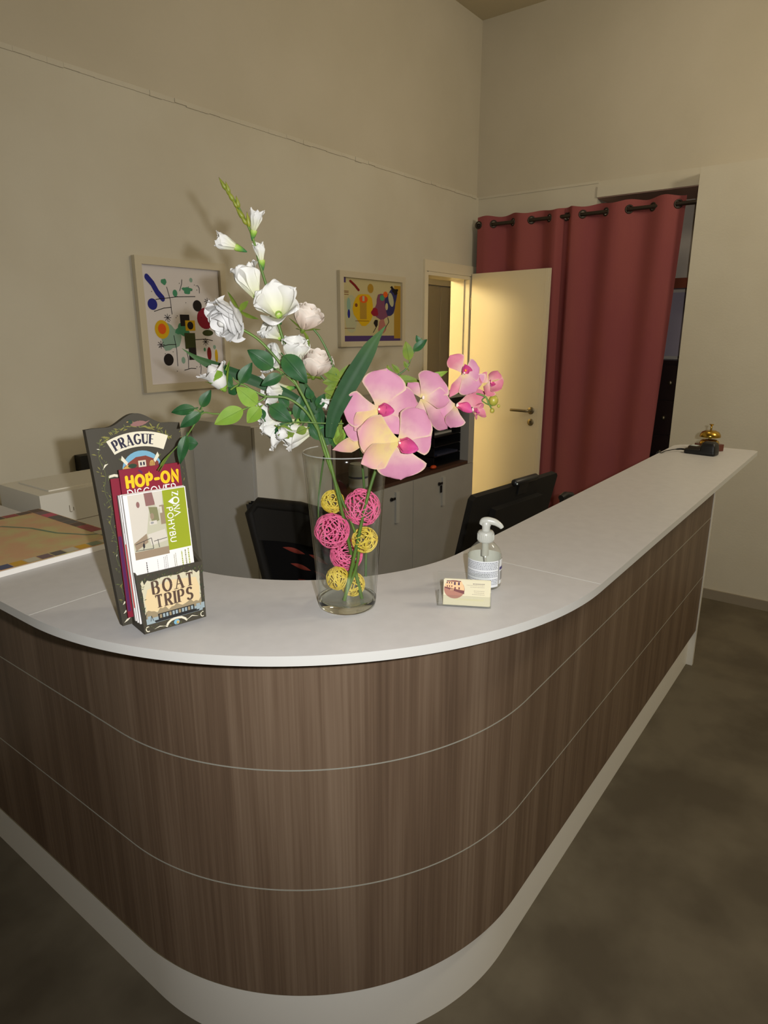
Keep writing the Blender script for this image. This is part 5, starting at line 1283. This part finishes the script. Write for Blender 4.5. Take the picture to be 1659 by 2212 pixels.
def blade(path, w_px, name='blade_leaf'):
    sp_ = spline([at(*q) for q in path], 6); n = len(sp_); mb = MB(True); W = w_px * 1.25 / FPX
    def fn(a, b):
        k = min(n - 1, int(b * (n - 1) + 1e-6)); q = sp_[k]; d = (sp_[min(n - 1, k + 1)] - sp_[max(0, k - 1)]).normalized()
        s_ = d.cross(NV).normalized(); nn = s_.cross(d)
        w = (0.45 + 0.55 * math.sin(math.pi * min(1, b * 1.1))) * (1 - max(0, (b - 0.72) / 0.28) ** 1.4)
        return q + s_ * (a * W / 2 * w) + nn * (0.30 * abs(a) * W / 2 * w)
    mb.grid(fn, 6, n - 1); return mb.build(name, M['blade'], gl)
blade([(712, 945, 0.03), (722, 895, 0.035), (748, 840, 0.038), (780, 785, 0.036), (808, 738, 0.030), (834, 703, 0.022)], 36)
blade([(690, 915, -0.01), (640, 862, 0.0), (560, 826, 0.0), (480, 797, 0.0), (430, 776, 0.0), (392, 752, 0.0)], 22)
blade([(712, 960, 0.0), (690, 900, -0.01), (664, 850, -0.015), (640, 800, -0.02)], 26)

# ---- white rose spray (left)
wr = thing('rose_spray', at(760, 1285, 0.01), 'artificial white rose spray with dark leaves arching left from the vase', 'artificial flower', 'artificial flower sprays in the vase')
stem_mesh(wr, [
    (pts((742, 1296, 0.02), (775, 1190, 0.024), (735, 1070, 0.016), (704, 985, 0.018), (680, 910, 0.022), (640, 830, 0.026), (600, 778, 0.030), (560, 735, 0.034), (524, 712, 0.036)), 0.0030, 0.0022),
    (pts((690, 935, 0.02), (660, 888, 0.028), (620, 860, 0.032), (575, 856, 0.036), (545, 842, 0.038), (520, 830, 0.038), (498, 842, 0.038)), 0.0024, 0.0016),
    (pts((575, 858, 0.036), (545, 876, 0.040), (505, 892, 0.042), (465, 894, 0.044), (437, 893, 0.044), (415, 925, 0.046), (405, 940, 0.046)), 0.0018, 0.0012),
    (pts((437, 893, 0.044), (428, 886, 0.044), (420, 882, 0.044)), 0.0012, 0.0009), (pts((437, 893, 0.044), (436, 884, 0.044), (436, 878, 0.044)), 0.0012, 0.0009),
    (pts((405, 940, 0.046), (385, 962, 0.05), (365, 985, 0.052), (345, 1018, 0.052)), 0.0011, 0.0007), (pts((600, 795, 0.03), (607, 806, 0.03), (612, 815, 0.03)), 0.0012, 0.0009),
    (pts((640, 832, 0.026), (612, 806, 0.03), (592, 796, 0.034)), 0.0016, 0.0011), (pts((520, 830, 0.038), (508, 822, 0.038), (503, 815, 0.038)), 0.0013, 0.0009),
    (pts((742, 915, 0.03), (690, 914, 0.034), (636, 912, 0.036), (600, 922, 0.036)), 0.0014, 0.0010)], 'stem')
o, c, r, ax = rose(wr, 490, 690, 41, 0.040, dv(-0.52, -0.42, 0.55), 'wrose', 3, 0.55, layers=5)
sepals(wr, c, r, ax, 5, m_='leaf_o')
# half-open bud
B, T = at(484, 840, 0.040), at(449, 786, 0.048); ax = (T - B); L = ax.length; ax.normalize(); u = (NV - ax * NV.dot(ax)).normalized(); v = ax.cross(u)
mb = MB(True)
mb.lathe([(0.0, 0.0), (L * 0.20, L * 0.10), (L * 0.31, L * 0.34), (L * 0.27, L * 0.62), (L * 0.15, L * 0.84), (L * 0.05, L * 0.93)], B, ax, 16)
for k in range(6):
    a = 1.05 * k; rad = u * math.cos(a) + v * math.sin(a); petal(mb, B + rad * L * 0.14 + ax * L * 0.08, ax + rad * 0.24, -rad, L * (0.80 + 0.08 * (k % 2)), L * 0.60, (0.6, 1.0, 0.45), 0.6, 0.62, 0.06, k, nu=12, nv=14)
mb.build('rose_bud', M['wrose'], wr)
mb = MB(True)
for a, o_, l in ((0.5, 0.30, 0.80), (-1.3, 0.34, 0.62), (1.9, 0.9, 0.95), (3.2, 0.30, 0.8)):
    rad = u * math.cos(a) + v * math.sin(a); petal(mb, B + rad * L * 0.12, ax + rad * o_, -rad, L * l, L * 0.52, (0.55, 0.6, 0.4), 0.5, 0.35 if o_ < 0.5 else -0.1)
mb.ell(B, 0.005, 0.005, 0.006, Frame(B, u, v, ax), 10, 6)
mb.build('sepals', M['leaf_l'], wr)
for q in ((590, 794, 534, 756, 40, 'leaf', 0.040, 0.046), (612, 768, 664, 828, 46, 'leaf', 0.040, 0.046), (608, 811, 564, 833, 26, 'leaf', 0.036, 0.040), (519, 828, 545, 783, 27, 'leaf', 0.040, 0.036),
          (435, 879, 456, 842, 24, 'leaf', 0.044, 0.040), (421, 882, 370, 891, 24, 'leaf', 0.046, 0.046), (434, 892, 389, 924, 27, 'leaf', 0.046, 0.052), (525, 885, 463, 917, 38, 'leaf_l', 0.042, 0.052),
          (555, 874, 510, 836, 38, 'leaf_l', 0.040, 0.046), (563, 880, 534, 914, 32, 'leaf_l', 0.036, 0.036), (583, 876, 632, 912, 36, 'leaf', 0.042, 0.046), (403, 940, 389, 1003, 24, 'leaf', 0.050, 0.054),
          (402, 958, 428, 958, 30, 'leaf', 0.052, 0.050), (500, 836, 474, 792, 24, 'leaf', 0.030, 0.028), (512, 836, 494, 850, 26, 'leaf', 0.030, 0.026), (640, 905, 655, 850, 26, 'leaf', 0.010, 0.006), (655, 915, 668, 868, 24, 'leaf', 0.016, 0.012), (600, 922, 640, 944, 22, 'leaf_o', 0.026, 0.022),
          (628, 918, 590, 936, 24, 'leaf', 0.018, 0.014), (672, 935, 690, 890, 28, 'leaf', 0.006, 0.0), (690, 950, 668, 912, 24, 'leaf', 0.018, 0.012), (662, 926, 640, 935, 20, 'leaf_o', 0.026, 0.028), (570, 905, 556, 880, 22, 'leaf', 0.016, 0.012), (622, 880, 602, 852, 22, 'leaf', 0.014, 0.010), (345, 1010, 372, 975, 6, 'leaf_o', 0.052, 0.052)):
    leaf(wr, *q[:4], q[4], q[5], q[6], q[7])
# closed bud low at the rim
o, c, r, ax = rose(wr, 610, 938, 15, 0.034, dv(-0.9, 0.38, 0.15), 'wrose', 18, 0.03, 'rose_bud', layers=3)
mb = MB(True); u = ax.orthogonal().normalized(); v = ax.cross(u)
for k in range(3):
    a = 2 * math.pi * k / 3 + 0.4; rad = u * math.cos(a) + v * math.sin(a); petal(mb, c - ax * r * 1.1 + rad * r * 0.2, ax + rad * 0.3, -rad, r * 2.0, r * 1.0, (0.5, 0.6, 0.4), 0.5, 0.3)
mb.build('sepals', M['leaf_o'], wr)

# ---- blush rose spray (right of the spike)
brs = thing('rose_spray', at(775, 1200, -0.03), 'artificial blush rose spray with two pale peach blooms behind the spike', 'artificial flower', 'artificial flower sprays in the vase')
stem_mesh(brs, [
    (pts((790, 1245, -0.020), (790, 1130, -0.034), (782, 1000, -0.030), (762, 900, -0.016), (735, 835, -0.008), (712, 770, 0.0), (692, 730, 0.002), (678, 712, 0.002)), 0.0026, 0.0018),
    (pts((745, 858, -0.010), (722, 842, -0.008), (705, 825, -0.006), (690, 808, -0.004)), 0.0018, 0.0014),
    (pts((775, 960, -0.026), (800, 880, -0.022), (846, 822, -0.020), (878, 796, -0.020), (890, 768, -0.020), (904, 746, -0.020), (912, 730, -0.020)), 0.0018, 0.0010),
    (pts((700, 985, -0.04), (688, 1080, -0.046), (690, 1160, -0.046)), 0.0018, 0.0018)], 'stem_d')
o, c, r, ax = rose(brs, 664, 684, 33, 0.004, dv(0.35, 0.85, 0.25), 'brose', 21, 0.22, layers=5); sepals(brs, c, r, ax, 22, len_=1.2)
o, c, r, ax = rose(brs, 684, 784, 34, -0.004, dv(0.25, 0.88, 0.30), 'brose', 24, 0.26, layers=5); sepals(brs, c, r, ax, 23)
for q in ((735, 815, 694, 800, 30, 'leaf_o', -0.006, 0.0), (736, 826, 696, 826, 22, 'leaf_o', -0.004, 0.0), (736, 822, 758, 786, 22, 'leaf_o', -0.006, -0.004), (728, 842, 700, 845, 26, 'leaf_o', 0.0, 0.006), (884, 778, 876, 737, 24, 'leaf_o', -0.018, -0.016),
          (893, 758, 923, 733, 18, 'leaf', -0.018, -0.016), (906, 742, 899, 724, 12, 'leaf', -0.018, -0.018), (862, 806, 846, 786, 12, 'leaf_o', -0.02, -0.02), (880, 795, 872, 780, 10, 'leaf_o', -0.02, -0.02), (846, 822, 836, 788, 18, 'leaf_o', -0.02, -0.018), (900, 830, 968, 802, 20, 'leaf_l', -0.022, -0.02), (850, 826, 905, 822, 26, 'leaf_o', -0.022, -0.02),
          (758, 900, 730, 862, 24, 'leaf', -0.010, -0.004), (768, 930, 790, 870, 26, 'leaf', -0.014, -0.010), (672, 862, 664, 836, 20, 'leaf', 0.006, 0.01), (686, 880, 702, 850, 22, 'leaf', -0.006, 0.0), (700, 870, 720, 846, 20, 'leaf_o', -0.004, 0.0), (720, 965, 735, 905, 30, 'leaf', -0.004, 0.0), (745, 960, 760, 905, 26, 'leaf', -0.004, 0.004)):
    leaf(brs, *q[:4], q[4], q[5], q[6], q[7])
# green bud whorl at the rim
for k, (tx, ty) in enumerate(((722, 905), (738, 906), (752, 918), (742, 935))):
    leaf(brs, 728, 962, tx, ty, 16, ('leaf_l', 'leaf_o')[k % 2], 0.004, 0.016)

# ---- pink orchid spray
orc = thing('orchid_spray', at(745, 1296, 0.03), 'artificial pink moth orchid spray leaning right out of the vase', 'artificial flower', 'artificial flower sprays in the vase')
stem_mesh(orc, [
    (pts((744, 1297, 0.034), (768, 1190, 0.038), (790, 1090, 0.036), (812, 1015, 0.030), (840, 950, 0.020), (885, 890, 0.012), (945, 858, 0.010), (1005, 848, 0.010), (1045, 855, 0.014), (1056, 872, 0.016), (1062, 884, 0.016)), 0.0036, 0.0013),
    (pts((1048, 858, 0.014), (1042, 866, 0.016), (1060, 876, 0.016), (1070, 872, 0.016)), 0.0013, 0.0010),
    (pts((812, 1015, 0.030), (798, 1000, 0.034), (804, 1010, 0.034)), 0.0016, 0.0010)], 'stem')
def orchid(label_m, cx, cy, s, normal, petals, lip=None, seed=0, size_d=None, name='orchid_flower'):
    """petals: (tip px, width px, s offset at tip, material, cup, curl, shape)"""
    c = at(cx, cy, s); nrm = Vector(normal).normalized(); mb = MB(True)
    mats = [M['opet'], M['opet_y'], M['opet_d'], M['col']]
    for tx, ty, w, ds, mi, cup, curl, rd in petals:
        T = at(tx, ty, s + ds); d = T - c; L = d.length; W = w * dep(T) / FPX
        petal(mb, c + d.normalized() * 0.002, d, nrm, L, W, (0.16, rd, 0.60), cup, curl, 0.025, seed + tx, nu=10, nv=14, m=mi)
    mb.ell(c + nrm * 0.004, 0.0028, 0.0028, 0.0040, WORLD, 10, 8, 3)
    o = mb.build(name, mats, orc)
    if lip:
        lx, ly, ds, sz = lip; T = at(lx, ly, s + ds); d = (T - c); L = d.length; d.normalize(); W = sz * dep(T) / FPX
        ml = MB(True); side = d.cross(nrm).normalized()
        petal(ml, c + nrm * 0.004, d + nrm * 0.35, nrm, L * 0.85, W * 1.0, (0.5, 1.1, 0.55), 0.9, 0.5, 0.05, seed)
        for sg in (-1, 1): petal(ml, c + nrm * 0.004, d * 0.6 + side * sg * 0.8 + nrm * 0.5, -side * sg + nrm, L * 0.6, W * 0.6, (0.4, 0.9, 0.6), 0.6, -0.4, 0.04, seed + sg)
        if seed == 6: ml.ell(c + nrm * 0.010 + d * 0.006, 0.0022, 0.0022, 0.0022, WORLD, 8, 6, 1)
        ml.build('lip', [M['lip'], M['oyel']], o)
    return o
RD, NRW = 1.0, 0.55
# upper middle flower
orchid('', 818, 884, 0.040, dv(0.10, 0.10, 1), [(836, 800, 98, 0.010, 0, 0.20, 0.25, 1.1), (742, 884, 78, 0.004, 0, 0.25, 0.2, 1.1), (770, 928, 56, 0.018, 1, 0.3, 0.35, 0.6), (858, 930, 46, 0.030, 0, 0.3, 0.5, 0.6), (905, 872, 84, -0.008, 0, 0.25, 0.3, 1.1)], (856, 888, 0.018, 30), 1)
# front low flower
orchid('', 862, 956, 0.062, dv(0.22, 0.02, 1), [(918, 890, 88, 0.006, 0, 0.2, 0.2, 1.1), (868, 1034, 112, 0.014, 0, 0.22, 0.3, 1.1), (776, 930, 92, 0.010, 1, 0.3, 0.3, 1.0), (788, 1002, 62, 0.034, 1, 0.4, 0.3, 0.8), (934, 938, 78, -0.012, 0, 0.25, 0.2, 1.0)], (906, 972, 0.030, 36), 2)
orchid('', 816, 944, 0.046, dv(-0.1, 0.1, 1), [(744, 925, 46, 0.0, 0, 0.3, 0.4, 0.7), (718, 972, 34, -0.006, 1, 0.4, 0.2, 0.4), (800, 990, 60, 0.016, 1, 0.3, 0.3, 0.8)], None, 3, name='orchid_flower')
# right middle flower, seen from the side
orchid('', 912, 860, 0.022, dv(0.45, 0.35, 0.8), [(948, 812, 86, 0.006, 0, 0.25, 0.35, 1.1), (968, 862, 50, 0.012, 0, 0.4, 0.4, 0.9), (972, 918, 72, 0.014, 0, 0.3, 0.4, 1.0), (902, 926, 50, 0.018, 0, 0.35, 0.4, 0.7), (884, 826, 38, -0.008, 0, 0.3, 0.2, 0.6)], None, 4)
# white-pink petals under it
orchid('', 985, 876, 0.016, dv(0.5, 0.1, 0.8), [(978, 922, 58, 0.012, 0, 0.3, 0.3, 1.0), (1050, 850, 44, 0.0, 2, 0.4, 0.3, 0.6), (952, 880, 56, 0.010, 0, 0.3, 0.4, 0.9)], (1022, 892, 0.010, 24), 5)
# upper right flower with the orange throat
orchid('', 1000, 806, 0.020, dv(0.25, 0.15, 1), [(1028, 842, 74, 0.012, 0, 0.25, 0.35, 1.1), (976, 768, 46, -0.002, 2, 0.25, 0.3, 1.0), (974, 856, 26, 0.016, 2, 0.5, 0.2, 0.4), (1034, 796, 50, 0.004, 0, 0.3, 0.3, 0.9)], (1004, 786, 0.018, 26), 6)
# small half-open flower at the tip
orchid('', 1056, 826, 0.016, dv(0.35, 0.1, 1), [(1082, 842, 40, 0.014, 2, 0.5, -0.4, 0.9), (1048, 856, 36, 0.014, 2, 0.5, -0.4, 0.9), (1072, 800, 36, 0.010, 2, 0.5, -0.3, 0.9), (1036, 812, 30, 0.004, 2, 0.4, -0.2, 0.8)], (1062, 834, 0.018, 16), 7)
# flower turned away on the lower right
orchid('', 1018, 884, 0.010, dv(0.8, 0.0, 0.5), [(1050, 896, 26, 0.008, 2, 0.4, 0.3, 0.6), (1044, 876, 30, 0.004, 2, 0.4, 0.2, 0.7), (1030, 904, 18, 0.010, 2, 0.4, 0.2, 0.6)], (1028, 898, 0.012, 18), 8)
for bx_, by_, r_ in ((1066, 865, 10.5), (1063, 887, 5), (1077, 877, 3.5)):
    c = at(bx_, by_, 0.016); r = r_ * dep(c) / FPX; mb = MB(True); mb.ell(c, r, r, r * 1.12, Frame(c, RV, NV, UP), 14, 10); mb.build('bud', M['obud'], orc)

# ------------------------------------------------------------------ finish: drop the helper property
for o in list(S.objects):
    if '_o' in o: del o['_o']
